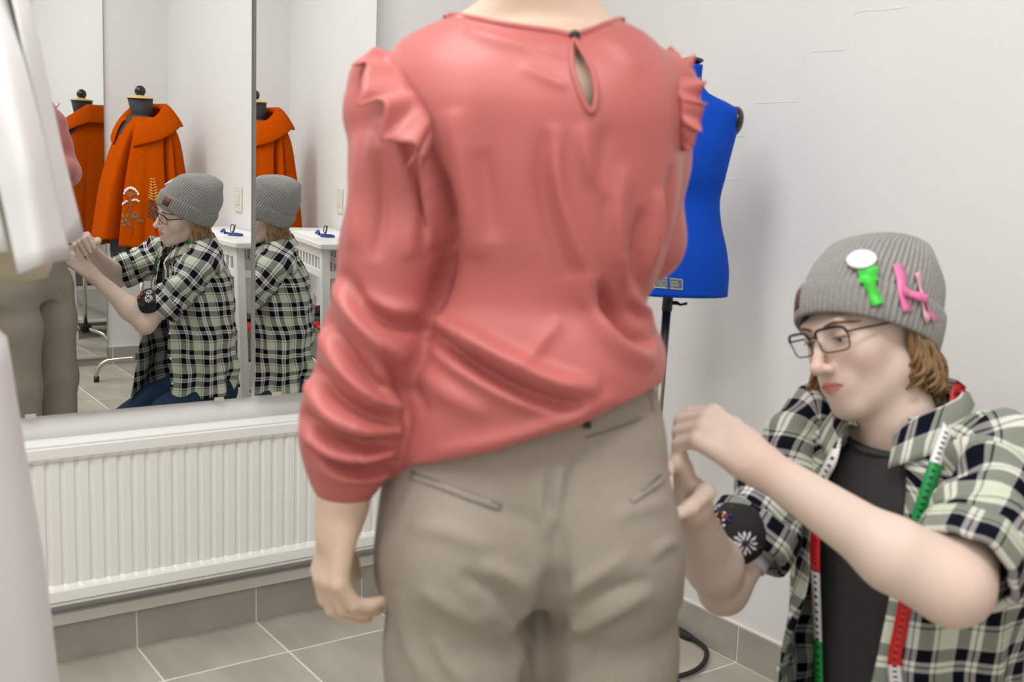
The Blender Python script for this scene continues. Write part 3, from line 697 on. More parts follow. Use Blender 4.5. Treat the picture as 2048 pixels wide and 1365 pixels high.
# ================================================================== white jacket on a cream dress form at the left edge (near)
DJ = 1.5
jb = V(-70, 540, DJ); JX, JY = jb[0], jb[1]
jf = tag(empty('dress_form', (JX, JY, 0)), 'cream dress form at the left edge, wearing a white jacket', 'dress form')
def jrow(y, xl, xr, dp): 
    a = V(xl, y, DJ); b = V(xr, y, DJ); c = (a+b)/2; return (c[2], c[0], c[1], np.linalg.norm(b-a)/2, dp*1.3)
zsurf('torso', smooth_rows([jrow(556, -230, 70, 0.10), jrow(520, -240, 80, 0.11), jrow(400, -225, 60, 0.10), jrow(200, -195, 35, 0.085), jrow(60, -215, 30, 0.10), jrow(-80, -220, 20, 0.10), jrow(-170, -200, -10, 0.07), jrow(-200, -130, -40, 0.05), jrow(-300, -125, -45, 0.05)], 40), M['cream'], jf, (E1[0], E1[1]), 40)
tube('pole', [(JX, JY, 1.10), (JX, JY, 0.05)], 0.012, M['steel'], jf, 14)
for k in range(3):
    a = math.radians(75+120*k); tube('foot', [(JX, JY, 0.10), (JX+0.1*math.cos(a), JY+0.1*math.sin(a), 0.06), (JX+0.2*math.cos(a), JY+0.2*math.sin(a), 0.012)], 0.011, M['black'], jf, 10)
wj = tag(empty('white_jacket', (JX, JY, 1.12)), 'white open jacket hanging on the cream form at the left edge', 'jacket')
def sheet(name, cols, m, parent, thick=0.004, n=(16, 14)):
    """cloth panel: cols = list of top-to-bottom control polylines"""
    C_ = [spline(c, n[1]) for c in cols]; vs_ = []
    for j in range(n[1]):
        for p in spline([c[j] for c in C_], n[0]): vs_.append(p)
    o = mesh_obj(name, vs_, grid_faces(n[0], n[1]), m, parent, True)
    s = o.modifiers.new('thickness', 'SOLIDIFY'); s.thickness = thick; s.offset = 0; return o
v = lambda x, y, d: V(x, y, d*1.3)
sheet('front_panel', [[v(-90, -160, 1.10), v(-50, 120, 1.02), v(-10, 330, 0.995), v(12, 430, 0.99), v(38, 548, 0.985)],
                      [v(-60, -170, 1.12), v(-5, 100, 1.02), v(45, 300, 0.99), v(70, 420, 0.985), v(88, 529, 0.98)],
                      [v(-40, -175, 1.16), v(30, 60, 1.07), v(80, 250, 1.05), v(112, 400, 1.05), v(139, 519, 1.05)]], M['whitecloth'], wj)
sheet('sleeve', [[v(-10, -150, 1.09), v(40, 60, 1.06), v(90, 300, 1.07), v(110, 400, 1.075), v(125, 494, 1.08)],
                 [v(10, -160, 1.12), v(55, 0, 1.10), v(92, 165, 1.11), v(126, 320, 1.12), v(164, 470, 1.14)],
                 [v(5, -160, 1.22), v(48, 0, 1.22), v(84, 165, 1.22), v(112, 320, 1.22), v(140, 440, 1.22)],
                 [v(-20, -150, 1.25), v(10, 60, 1.27), v(50, 300, 1.28), v(70, 400, 1.28), v(90, 450, 1.28)]], M['whitecloth'], wj)
sheet('front_panel', [[v(-260, -160, 1.10), v(-230, 120, 1.02), v(-220, 330, 1.0), v(-225, 500, 1.0)],
                      [v(-160, -170, 1.08), v(-110, 100, 1.02), v(-90, 300, 0.995), v(-80, 503, 0.99)],
                      [v(-110, -165, 1.09), v(-60, 120, 1.02), v(-20, 330, 1.0), v(20, 504, 1.0)]], M['whitecloth'], wj)
sheet('back_panel', [[v(-270, -150, 1.12), v(-270, 200, 1.2), v(-270, 480, 1.2)], [v(-160, -170, 1.27), v(-150, 200, 1.33), v(-150, 470, 1.33)], [v(-20, -150, 1.26), v(0, 200, 1.30), v(60, 455, 1.30)]], M['whitecloth'], wj)
# long white skirt on its own stand at the lower left edge
DS = 1.25
sk = V(-190, 900, DS); SX, SY = sk[0], sk[1]
ws = tag(empty('white_skirt', (SX, SY, 0)), 'long white flared skirt on a stand at the lower left edge', 'skirt')
prof = []
for y, xr in ((640, -40), (690, 6), (760, 13), (830, 20), (926, 30), (1060, 46), (1198, 60), (1355, 70), (1600, 84), (1900, 100)):
    p = V(xr, y, DS); c = V(-190, y, DS); prof.append((np.linalg.norm((p-c)[:2]), p[2]))
prof = [p for p in prof if p[1] > 0.03]; nseg = 96; vs_ = []
zz = np.linspace(prof[-1][1], prof[0][1], 30); pr = np.interp(zz, [p[1] for p in prof[::-1]], [p[0] for p in prof[::-1]])
for z, r in zip(zz, pr):
    g = (prof[0][1]-z)/(prof[0][1]-prof[-1][1])
    for k in range(nseg):
        t = 2*math.pi*k/nseg; rr = r*(1+0.05*g*(math.cos(9*t)-1)*0.5); vs_.append((SX+rr*math.cos(t), SY+rr*math.sin(t), z))
so = mesh_obj('skirt_cloth', vs_, grid_faces(nseg, 30, True), M['whitecloth'], ws, True)
lathe('waistband', [(pr[-1]-0.004, 0), (pr[-1]+0.002, 0), (pr[-1]+0.002, 0.035), (pr[-1]-0.004, 0.035)], M['whitecloth'], ws, 48, Matrix.Translation((SX, SY, zz[-1])))
tube('stand_pole', [(SX, SY, zz[-1]+0.03), (SX, SY, 0.0)], 0.012, M['steel'], ws, 12)
lathe('stand_plate', [(0.001, 0.0), (0.13, 0.0), (0.13, 0.008), (0.001, 0.012)], M['steel'], ws, 24, Matrix.Translation((SX, SY, 0.001)))
lathe('waist_block', [(0.001, -0.03), (pr[-1]-0.006, -0.03), (pr[-1]-0.006, 0.03), (0.001, 0.032)], M['cream'], ws, 32, Matrix.Translation((SX, SY, zz[-1])))

# ================================================================== materials for people
M['skin'] = mat('fair_skin', (216, 188, 166), 0.5, var=0.03, vscale=30, sss=0.15, spec=0.4)
M['blouse'] = mat('dusty_pink_satin', (186, 100, 95), 0.45, sheen=0.08, bump=0.10, bscale=700, spec=0.40)
M['blousedark'] = mat('dusty_pink_seam', (150, 66, 66), 0.6)
M['trouser'] = mat('stone_cotton', (156, 147, 134), 0.8, var=0.03, vscale=80, bump=0.12, bscale=500, spec=0.2)
M['trouserdark'] = mat('stone_cotton_seam_and_shadow', (110, 100, 88), 0.85)  # seam tone, also the painted shadow beside the belt loop
M['hairbrown'] = mat('brown_hair', (92, 66, 44), 0.45, var=0.2, vscale=90)
def dress_mesh(name, v, q, m, parent): return np_obj(name, v, q, m, parent, True)

# ================================================================== standing person, back to us
WD = 1.42
wp = tag(empty('person', tuple(list(V(1060, 1000, WD)[:2])+[0.0])), 'standing person seen from behind in pink blouse and stone trousers', 'person')
def srow(y, xl, xr, dp, D=WD, dsh=0.0):            # slice between two silhouette pixels at one height
    a = V(xl, y, D); b = V(xr, y, D); c = (a+b)/2+E2*dsh; return (c[2], c[0], c[1], np.linalg.norm((b-a)[:2])/2, dp)
ang = math.radians(-7); AXW = (E1[0]*math.cos(ang)-E1[1]*math.sin(ang), E1[0]*math.sin(ang)+E1[1]*math.cos(ang))
# --- blouse
tors = smooth_rows([srow(30, 905, 1245, 0.050, dsh=0.03), srow(48, 855, 1285, 0.070, dsh=0.025), srow(80, 800, 1325, 0.088, dsh=0.02), srow(130, 775, 1352, 0.108, dsh=0.01), srow(200, 775, 1364, 0.122), srow(300, 790, 1364, 0.128),
                    srow(400, 815, 1356, 0.126), srow(480, 835, 1336, 0.122), srow(560, 848, 1310, 0.124, dsh=0.01), srow(600, 845, 1292, 0.126, dsh=0.012), srow(645, 838, 1312, 0.140, dsh=0.01), srow(700, 832, 1334, 0.150, dsh=0.005),
                    srow(750, 820, 1326, 0.152), srow(800, 805, 1318, 0.150), srow(860, 790, 1315, 0.146), srow(950, 782, 1318, 0.140)], 70)
la = [(V(752, 165, 1.43), 0.034), (V(765, 225, 1.42), 0.046), (V(786, 330, 1.40), 0.052), (V(782, 500, 1.39), 0.062), (V(748, 690, 1.38), 0.066), (V(712, 830, 1.37), 0.066), (V(700, 895, 1.365), 0.058), (V(694, 940, 1.365), 0.044), (V(690, 966, 1.365), 0.037)]
shR = V(1352, 170, 1.42); 
ra = [(V(1335, 165, 1.43), 0.034), (V(1325, 215, 1.45), 0.042), (V(1305, 330, 1.475), 0.045), (V(1288, 470, 1.505), 0.048)]
elR = ra[-1][0]
fo = [(elR+np.array([0, 0, -0.01]), 0.056), (elR+E2*0.05-E1*0.075+np.array([0, 0, 0.0]), 0.052), (elR+E2*0.085-E1*0.16+np.array([0, 0, 0.005]), 0.042), (elR+E2*0.10-E1*0.205+np.array([0, 0, 0.01]), 0.034)]
hem = [V(x, y, 1.28) for x, y in ((780, 935), (900, 921), (1000, 901), (1165, 852), (1300, 786), (1340, 760))]
hemx = projv(np.array(hem))
def f_blouse(p):
    d = s_loft(p, tors, AXW, 2.25)
    l = s_chain(p, [a for a, _ in la], [r for _, r in la], 0.02); r = s_chain(p, [a for a, _ in ra], [r for _, r in ra], 0.02)
    f = s_chain(p, [a for a, _ in fo], [q for _, q in fo], 0.02); r = smin(r, f, 0.03)
    d = smin(d, l, 0.016); d = smin(d, r, 0.02)
    return d
lo = np.array([0.45, 0.85, 0.78]); hi = np.array([1.22, 1.72, 1.50])
v, q = sdf_mesh(f_blouse, lo, hi, 0.0045)
px = projv(v); c0 = v[:, :2]-np.array(V(1060, 700, WD)[:2]); back = (c0 @ E2[:2]) < 0.03
# hem: slanting, lower at the left; the cloth below it is cut away
bx_ = [780, 900, 1000, 1165, 1300, 1345]; hz = np.interp(px[:, 0], [h[0] for h in hemx], [h[1] for h in hemx])
arm = np.minimum(s_chain(v.astype(np.float32), [a for a, _ in la], [r for _, r in la], 0.02), s_chain(v.astype(np.float32), [a for a, _ in fo], [r for _, r in fo], 0.02)) < 0.012
torso_low = (~arm) & (px[:, 1] > hz)
n = vnormals(v, q)
# clamp the hem: pull vertices under it up to it and inward so that the edge rolls under
cxy = np.stack([np.interp(v[:, 2], [r[0] for r in tors], [r[i] for r in tors]) for i in (1, 2)], 1)
over = np.clip((px[:, 1]-hz), 0, 200)/1535.0
v[torso_low, 2] += over[torso_low]*1.02
inw = np.clip(over*1.6, 0, 0.5)[:, None]*0.55
v[torso_low, :2] += (cxy[torso_low]-v[torso_low, :2])*np.minimum(inw[torso_low]*6, 0.35)
folds = [
 # long soft pleats of the back
 ([(1110, 250), (1112, 340), (1135, 440), (1165, 520), (1200, 600)], 16, 0.008), ([(1095, 260), (1085, 360), (1105, 470), (1140, 560)], 18, -0.005),
 ([(1250, 330), (1235, 430), (1240, 520), (1252, 580)], 12, 0.007), ([(1285, 420), (1270, 500), (1265, 570)], 10, -0.006), ([(1320, 380), (1310, 470), (1285, 560)], 12, 0.008), ([(1345, 330), (1335, 420), (1320, 500)], 9, -0.006),
 ([(905, 220), (925, 320), (945, 420), (950, 520)], 28, 0.006), ([(960, 300), (975, 400), (985, 480)], 22, -0.004), ([(880, 330), (900, 420), (905, 520), (880, 600)], 16, -0.006),
 ([(1160, 250), (1180, 330), (1210, 400)], 16, 0.005), ([(1210, 250), (1200, 330), (1195, 400)], 16, -0.003),
 # blouson bulge and its deep drag lines
 ([(855, 655), (930, 715), (1010, 765), (1090, 800), (1165, 815)], 13, -0.016), ([(850, 630), (940, 680), (1030, 730), (1110, 765), (1200, 780)], 20, 0.015), ([(860, 690), (940, 750), (1040, 800), (1120, 822)], 16, 0.008),
 ([(1195, 560), (1215, 620), (1255, 665), (1310, 690)], 13, -0.012), ([(1160, 545), (1190, 640), (1245, 700), (1310, 725)], 18, 0.010), ([(1260, 580), (1280, 620), (1320, 660)], 10, 0.008),
 ([(1040, 740), (1080, 690), (1120, 640)], 14, 0.004), ([(840, 740), (900, 790), (980, 830)], 20, 0.005), ([(832, 770), (855, 830)], 10, -0.006),
 ([(870, 905), (1000, 880), (1140, 835), (1240, 790)], 14, 0.005),
 # keyhole yoke gathers
 ([(930, 60), (1010, 85), (1125, 105)], 12, 0.004), ([(1060, 95), (1110, 105), (1140, 110)], 6, -0.004), ([(1040, 130), (1100, 160), (1135, 175)], 8, 0.003),
 ([(1190, 60), (1230, 90), (1290, 140)], 16, 0.003),
 # armhole crease between arm and back
 ([(835, 255), (868, 330), (886, 410), (885, 520), (868, 620), (845, 680)], 10, -0.016),
 # sleeve folds
 ([(775, 240), (800, 320), (820, 420), (815, 520)], 18, 0.008), ([(730, 260), (720, 380), (700, 500)], 18, 0.006), ([(765, 300), (765, 420), (750, 520)], 16, -0.006), ([(845, 300), (862, 400), (858, 500)], 10, 0.008),
 ([(665, 560), (710, 640), (760, 690), (815, 720)], 16, 0.010), ([(680, 540), (730, 610), (790, 650), (850, 660)], 14, -0.009), ([(640, 620), (690, 700), (740, 760), (800, 790)], 14, -0.010), ([(640, 660), (690, 740), (750, 800), (805, 815)], 15, 0.011),
 ([(720, 590), (780, 620), (840, 620)], 14, 0.007), ([(625, 720), (670, 790), (740, 830), (800, 845)], 11, -0.012), ([(612, 760), (660, 830), (730, 860), (800, 862)], 12, 0.012), ([(606, 820), (650, 865), (720, 890), (790, 886)], 9, -0.014), ([(604, 850), (650, 900), (720, 918), (795, 905)], 10, 0.012),
 ([(615, 890), (660, 925), (730, 938), (790, 925)], 8, -0.013), ([(630, 925), (680, 952), (740, 955), (785, 940)], 8, 0.009), ([(760, 700), (800, 760), (815, 840)], 9, -0.008), ([(745, 740), (785, 800), (800, 880)], 9, 0.006)]
v = fold(v, n, [(a, b, c*1.85) for a, b, c in folds])
v = v+vnormals(v, q)*(vnoise(v*np.array([1, 1, 0.45]), 34, 3)*0.0030)[:, None]
v = vsmooth(v, q, 3)
# keyhole opening at the nape: the cloth inside the teardrop is cut out
px = projv(v); n = vnormals(v, q)
KH = [(1150, 78), (1158, 92), (1172, 112), (1183, 140), (1190, 170), (1192, 200), (1184, 224), (1174, 214), (1160, 190), (1150, 165), (1143, 135), (1141, 105), (1144, 88)]
def in_poly(P, poly):
    r = np.zeros(len(P), bool); j = len(poly)-1
    for i in range(len(poly)):
        xi, yi = poly[i]; xj, yj = poly[j]; c = ((yi > P[:, 1]) != (yj > P[:, 1])) & (P[:, 0] < (xj-xi)*(P[:, 1]-yi)/(yj-yi+1e-9)+xi); r ^= c; j = i
    return r
facing = (n @ E2) < -0.1
kh = in_poly(px, KH) & facing
nl = np.interp(px[:, 0], [850, 905, 1000, 1100, 1145, 1200, 1240, 1300], [20, 28, 45, 61, 69, 54, 33, 20])
cut = kh | ((px[:, 1] < nl) & (px[:, 0] > 880) & (px[:, 0] < 1262))
topz = v[:, 2] > V(1080, 20, WD)[2]+0.004
cut |= topz & (px[:, 0] > 880) & (px[:, 0] < 1262)
keep = ~cut[q].all(1)
blouse = dress_mesh('blouse', v, q[keep], M['blouse'], wp)
VB, NB = v, n
def snap(px_list, off=0.0, maxd=12):                # pixel -> nearest blouse point facing us
    out = []; fp = px[facing]; fv = VB[facing]
    for a in px_list:
        d = ((fp-np.array(a))**2).sum(1); k = np.argsort(d)[:4]; p = fv[k].mean(0); out.append(p+(CAM-p)/np.linalg.norm(CAM-p)*off)
    return out
ks = [np.array(a, float) for a in KH]; ks = ks+[ks[0]]
tube('keyhole_binding', spline(snap(ks, 0.001), 44), 0.0036, M['blouse'], blouse, 8, False)
tube('neck_binding', spline(snap([(888, 31), (905, 29), (950, 37), (1000, 46), (1060, 56), (1110, 64), (1146, 70), (1175, 63), (1210, 50), (1240, 36), (1250, 33)], 0.0), 50), 0.0042, M['blouse'], blouse, 8, False)
lathe('button', [(0.0005, -0.004), (0.0055, -0.003), (0.0065, 0), (0.0055, 0.003), (0.0005, 0.0045)], M['black'], blouse, 16, Matrix.Translation(snap([(1150, 70)], 0.006)[0]) @ align(-E2))
# shoulder ruffles: gathered strips standing out of the armhole seams
def ruffle(base, outd, width, nw, amp, seed):
    B = spline(base, 90); O = spline(outd, 90); rs = np.random.RandomState(seed); vs_ = []; ph = rs.rand()*6
    nj = 7
    for j in range(nj):
        t = j/(nj-1)
        for i in range(90):
            s = i/89; env = math.sin(math.pi*min(1, max(0, s*0.94+0.05)))**0.5; o = np.array(O[i]); o = o/np.linalg.norm(o)
            tg = np.array(B[min(i+1, 89)])-np.array(B[max(i-1, 0)]); tg /= np.linalg.norm(tg); sd = np.cross(tg, o)
            w = math.sin(2*math.pi*nw*s+ph)+0.5*math.sin(2*math.pi*nw*1.7*s+2*ph)
            vs_.append(np.array(B[i])+o*(width*env*t)*(1+0.15*w)+sd*(amp*env*w*t)+tg*(amp*0.6*env*math.cos(2*math.pi*nw*s+ph)*t))
    o = mesh_obj('shoulder_ruffle', vs_, grid_faces(90, nj), M['blouse'], blouse, True)
    sd_ = o.modifiers.new('thickness', 'SOLIDIFY'); sd_.thickness = 0.0016; return o
UPV = np.array([0, 0, 1.0])
ruffle([V(790, 108, 1.47), V(800, 130, 1.40), V(815, 165, 1.345), V(838, 200, 1.322), V(858, 235, 1.312), V(864, 270, 1.312), V(860, 305, 1.316)], [-E1*0.9+UPV*0.25, -E1*0.95-E2*0.2+UPV*0.1, -E1*0.9-E2*0.45-UPV*0.15, -E1*0.7-E2*0.5-UPV*0.45, -E1*0.4-E2*0.55-UPV*0.65, -E1*0.3-E2*0.5-UPV*0.75, -E1*0.3-E2*0.4-UPV*0.7], 0.062, 5.0, 0.009, 1)
ruffle([V(1325, 112, 1.47), V(1340, 135, 1.42), V(1352, 170, 1.375), V(1358, 210, 1.362), V(1360, 255, 1.36), V(1358, 300, 1.37)], [E1*0.6+UPV*0.6, E1*0.9+UPV*0.2, E1*0.9-E2*0.3-UPV*0.1, E1*0.8-E2*0.4-UPV*0.2, E1*0.6-E2*0.4-UPV*0.4, E1*0.5-E2*0.3-UPV*0.5], 0.034, 5.5, 0.008, 5)

# --- trousers
hips = smooth_rows([srow(700, 850, 1290, 0.110, dsh=0.014), srow(780, 822, 1316, 0.120, dsh=0.012), srow(850, 800, 1331, 0.128, dsh=0.008), srow(950, 768, 1336, 0.128), srow(1050, 752, 1346, 0.132, dsh=-0.004), srow(1120, 750, 1348, 0.130, dsh=-0.004), srow(1170, 752, 1346, 0.112)], 40)
legL = [V(915, 1120, WD), V(925, 1300, WD), V(925, 1600, WD), V(935, 2030, WD)]; legR = [V(1218, 1120, WD), V(1216, 1300, WD), V(1215, 1600, WD), V(1205, 2030, WD)]
for L_ in (legL, legR): L_[-1][2] = 0.06
rL = [0.098, 0.102, 0.095, 0.086]
def oval(p, c, sx): return p
def f_trous(p):
    d = s_loft(p, hips, AXW, 2.3)
    dl = None
    for L_, rr in ((legL, rL), (legR, [0.090, 0.090, 0.086, 0.080])):
        qq = p.copy(); w = (qq[:, :2]-np.array(L_[1][:2], np.float32)) @ E2[:2].astype(np.float32); qq[:, :2] = qq[:, :2]-(w*0.25)[:, None]*E2[:2].astype(np.float32)
        c_ = s_chain(qq, L_, rr, 0.03); dl = c_ if dl is None else smin(dl, c_, 0.03)
    d = smin(d, dl, 0.03)
    for (x, y) in ((940, 1075), (1215, 1070)): d = smin(d, s_ell(p, V(x, y, WD)-E2*0.072, (0.078, 0.078, 0.10)), 0.045)
    # cleft between the seat halves and the legs
    c = V(1104, 1105, WD)-E2*0.140; c2 = V(1086, 1215, WD)-E2*0.100
    d = smax(d, -s_chain(p, [V(1112, 1000, WD)-E2*0.147, c, c2, V(1078, 1370, WD)-E2*0.080, V(1078, 1800, WD)-E2*0.07], [0.008, 0.016, 0.026, 0.030, 0.030], 0.02), 0.012)
    return d
v, q = sdf_mesh(f_trous, (0.48, 0.80, 0.04), (1.18, 1.52, 1.08), 0.006)
n = vnormals(v, q)
tf = [([(1170, 880), (1140, 960), (1120, 1040), (1110, 1110)], 10, -0.005), ([(1115, 930), (1120, 1000), (1110, 1060)], 9, 0.006), ([(1085, 930), (1080, 1010), (1090, 1080)], 9, 0.005), ([(1095, 950), (1098, 1030)], 5, -0.005),
      ([(960, 1130), (1010, 1150), (1060, 1180)], 13, 0.006), ([(920, 1150), (980, 1180), (1050, 1225)], 12, -0.007), ([(960, 1220), (1020, 1250), (1070, 1290)], 16, 0.005), ([(840, 1180), (900, 1215), (980, 1265)], 16, 0.005),
      ([(1130, 1200), (1180, 1160), (1260, 1110)], 12, 0.006), ([(1120, 1240), (1200, 1190), (1300, 1160)], 12, -0.007), ([(1110, 1280), (1200, 1240), (1310, 1180)], 14, 0.006), ([(1130, 1360), (1200, 1280), (1300, 1220)], 16, -0.005),
      ([(870, 1270), (900, 1330), (950, 1380)], 14, 0.006), ([(800, 1180), (815, 1270), (850, 1360)], 16, 0.005), ([(1000, 1250), (1040, 1310), (1060, 1380)], 16, 0.006), ([(820, 1050), (900, 1065), (990, 1100)], 18, 0.004), ([(1220, 1040), (1290, 1015), (1340, 1010)], 14, 0.004),
      ([(1080, 1060), (1030, 1030), (960, 1010)], 16, -0.003), ([(1300, 1120), (1330, 1090), (1360, 1085)], 8, 0.006)]
v = fold(v, n, [(a, b, c*1.5) for a, b, c in tf]); v = v+vnormals(v, q)*(vnoise(v*np.array([1, 1, 0.5]), 26, 5)*0.002)[:, None]; v = vsmooth(v, q, 2)
trous = dress_mesh('trousers', v, q, M['trouser'], wp)
pxt = projv(v); nt_ = vnormals(v, q); ft = (nt_ @ E2) < -0.05; tp, tv = pxt[ft], v[ft]
def snap_t(pl, off=0.0):
    out = []
    for a in pl:
        d = ((tp-np.array(a))**2).sum(1); k = np.argsort(d)[:4]; p = tv[k].mean(0); out.append(p+(CAM-p)/np.linalg.norm(CAM-p)*off)
    return out
def strip(name, pl, w, m, parent, off, snapf):       # flat stitched band along a pixel line
    P = spline(snapf(pl, off), 16); vs_ = []
    for i, p in enumerate(P):
        t = P[min(i+1, 15)]-P[max(i-1, 0)]; s = np.cross(t, CAM-p); s /= np.linalg.norm(s); vs_ += [p-s*w/2, p+s*w/2]
    o = mesh_obj(name, vs_, [(2*i, 2*i+1, 2*i+3, 2*i+2) for i in range(15)], m, parent, True)
    sd_ = o.modifiers.new('thickness', 'SOLIDIFY'); sd_.thickness = 0.0022; sd_.offset = 0; return o
for a in ([(822, 952), (880, 972), (940, 995), (1003, 1018)], [(1262, 1004), (1290, 985), (1318, 962), (1338, 945)]):
    strip('pocket_welt', a, 0.009, M['trouser'], trous, 0.0015, snap_t)
    strip('pocket_seam', [(x+1, y-7) for x, y in a], 0.0016, M['trouserdark'], trous, 0.0016, snap_t)
strip('waist_seam', [(1165, 876), (1220, 862), (1280, 838), (1330, 815)], 0.0014, M['trouserdark'], trous, 0.0012, snap_t)
strip('belt_loop', [(1296, 782), (1303, 800), (1308, 822)], 0.009, M['trouser'], trous, 0.005, snap_t)
strip('belt_loop_shadow', [(1302, 780), (1309, 800), (1313, 820)], 0.003, M['trouserdark'], trous, 0.003, snap_t)  # dark strip painting the shadow gap beside the belt loop
strip('label_loop', [(1165, 851), (1182, 851)], 0.008, M['black'], trous, 0.004, snap_t)
# --- body: neck, head, hands, feet in one skin mesh
def hand_sdf(p, w, d, up, side, curl, size=1.0, thumb=(0.5, 0.3), spread=0.10, k=0.008):
    """w wrist, d pointing direction, up back-of-hand normal, side +1/-1 thumb side; curl: bend per finger"""
    w = np.asarray(w, float); d = np.asarray(d, float); d /= np.linalg.norm(d); up = np.asarray(up, float); up -= d*(up@d); up /= np.linalg.norm(up); s = np.cross(d, up)*side
    S = size; out = s_chain(p, [w, w+d*0.03*S], [0.027*S, 0.026*S], 0.01)
    kn = []
    for i in range(4):
        o = (1.5-i)*0.019*S; K = w+d*(0.090-0.004*abs(i-1))*S+s*o-up*(0.002*(i-1.2)**2)*S; kn.append(K)
        out = smin(out, s_cone(p, w+d*0.02*S+s*o*0.75, K, 0.0155*S, 0.0115*S), 0.012)
    Ls = [(0.042, 0.026, 0.021), (0.046, 0.030, 0.022), (0.043, 0.028, 0.021), (0.034, 0.021, 0.018)]
    for i in range(4):
        P = [kn[i]]; R = [0.0110*S]; an = 0.0; base = (1.5-i)*spread
        for j in range(3):
            an += curl[i][j]; dd = (d*math.cos(an)-up*math.sin(an)); dd = dd+s*base*math.cos(an); dd /= np.linalg.norm(dd)
            P.append(P[-1]+dd*Ls[i][j]*S); R.append((0.0098, 0.0086, 0.0072)[j]*S)
        out = smin(out, s_chain(p, P, R, 0.003), 0.006)
    b = w+d*0.025*S+s*0.020*S; t1 = b+(d*0.75+s*0.85-up*thumb[0]*0.8)*0.034*S; t2 = t1+(d*1.0+s*(0.35-thumb[1])-up*thumb[0])*0.026*S; t3 = t2+(d*1.0-s*thumb[1]-up*thumb[0]*0.7)*0.020*S
    out = smin(out, s_chain(p, [b, t1, t2, t3], [0.017*S, 0.013*S, 0.0108*S, 0.0085*S], 0.006), 0.012)
    return out
KW = V(1060, 700, WD); wL = V(688, 985, 1.365); hL = V(672, 1062, 1.36)
nb = V(1082, -60, 1.40)
hc = np.array([nb[0], nb[1], 1.625])+E2*0.015
def f_body(p):
    d = s_loft(p, smooth_rows([(V(0, 260, WD)[2],)+srow(260, 830, 1340, 0.110)[1:], srow(150, 800, 1330, 0.104, dsh=0.008), srow(90, 830, 1302, 0.085, dsh=0.02), srow(50, 872, 1268, 0.068, dsh=0.025), srow(15, 940, 1215, 0.062, dsh=0.018), srow(-30, 975, 1190, 0.060, dsh=0.012), srow(-90, 985, 1180, 0.058, dsh=0.012)], 30), AXW, 2.1)
    d = smin(d, s_ell(p, hc+np.array([0, 0, 0.02]), (0.078, 0.078, 0.10)), 0.02)
    d = smin(d, s_ell(p, hc+E2*0.045+np.array([0, 0, -0.035]), (0.062, 0.062, 0.085)), 0.03)
    d = smin(d, s_cone(p, hc+E2*0.10+np.array([0, 0, 0.0]), hc+E2*0.122+np.array([0, 0, -0.04]), 0.009, 0.013), 0.012)
    for s in (-1, 1): d = smin(d, s_ell(p, hc+E1*0.078*s+np.array([0, 0, -0.01]), (0.014, 0.02, 0.03)), 0.008)
    d = smin(d, s_chain(p, [a for a, _ in la[:7]], [0.030]*7, 0.01), 0.02); d = smin(d, s_chain(p, [a for a, _ in ra], [0.028]*4, 0.01), 0.02)
    d = smin(d, s_chain(p, [a for a, _ in fo], [0.028]*4, 0.01), 0.02)
    hp_ = np.array([KW[0], KW[1], 0.95]); d = smin(d, s_chain(p, [hp_+[0, 0, 0.42], hp_], [0.07, 0.09], 0.03), 0.03)
    for L_ in (legL, legR): d = smin(d, s_chain(p, [hp_]+[np.asarray(a) for a in L_[1:]], [0.07, 0.06, 0.045, 0.036], 0.02), 0.02)
    # left forearm and hand
    d = smin(d, s_chain(p, [V(705, 850, 1.368), wL, V(680, 1030, 1.362)], [0.036, 0.030, 0.026], 0.02), 0.01)
    dr = V(655, 1140, 1.355)-V(684, 1020, 1.362)
    h = hand_sdf(p, V(684, 1022, 1.362), dr, -E1*0.9-E2*0.5, 1, [(0.42, 0.62, 0.35), (0.55, 0.68, 0.4), (0.68, 0.75, 0.4), (0.80, 0.75, 0.4)], 1.06, (0.95, 0.15), 0.06)
    d = smin(d, h, 0.02)
    # right hand in front of the belly
    e = fo[-1][0]; d = np.minimum(d, s_chain(p, [fo[1][0], e, e+E2*0.03-E1*0.05], [0.033, 0.028, 0.025], 0.02))
    d = smin(d, hand_sdf(p, e+E2*0.025-E1*0.045, -E1*0.9+E2*0.25+np.array([0, 0, 0.1]), E2*0.9+np.array([0, 0, 0.3]), -1, [(0.4, 0.5, 0.3)]*4, 0.92), 0.02)
    # feet
    for L_ in (legL, legR):
        f = np.array([L_[-1][0], L_[-1][1], 0]); d = np.minimum(d, s_chain(p, [f+[0, 0, 0.16], f+[0, 0, 0.05], f+E2*0.12+np.array([0, 0, 0.032])], [0.036, 0.036, 0.026], 0.03))
    return d
v, q = sdf_mesh(f_body, (0.40, 0.80, 0.0), (1.20, 1.75, 1.78), 0.004)
v = vsmooth(v, q, 1)
dress_mesh('body', v, q, M['skin'], wp)
def f_hair(p):
    d = s_ell(p, hc+np.array([0, 0, 0.028])-E2*0.004, (0.090, 0.092, 0.108)); d = smin(d, s_ell(p, hc-E2*0.03+np.array([0, 0, -0.03]), (0.072, 0.066, 0.075)), 0.03)
    f = (p-(hc+E2*0.055).astype(np.float32)) @ E2.astype(np.float32); z = p[:, 2]-(hc[2]+0.055)
    return smax(d, np.minimum(f, -z*0.7+f), 0.01)
v, q = sdf_mesh(f_hair, hc-0.14, hc+0.16, 0.005); v = v+vnormals(v, q)*(np.sin(v[:, 0]*420+v[:, 2]*40)*0.0012)[:, None]
dress_mesh('hair', v, q, M['hairbrown'], wp)
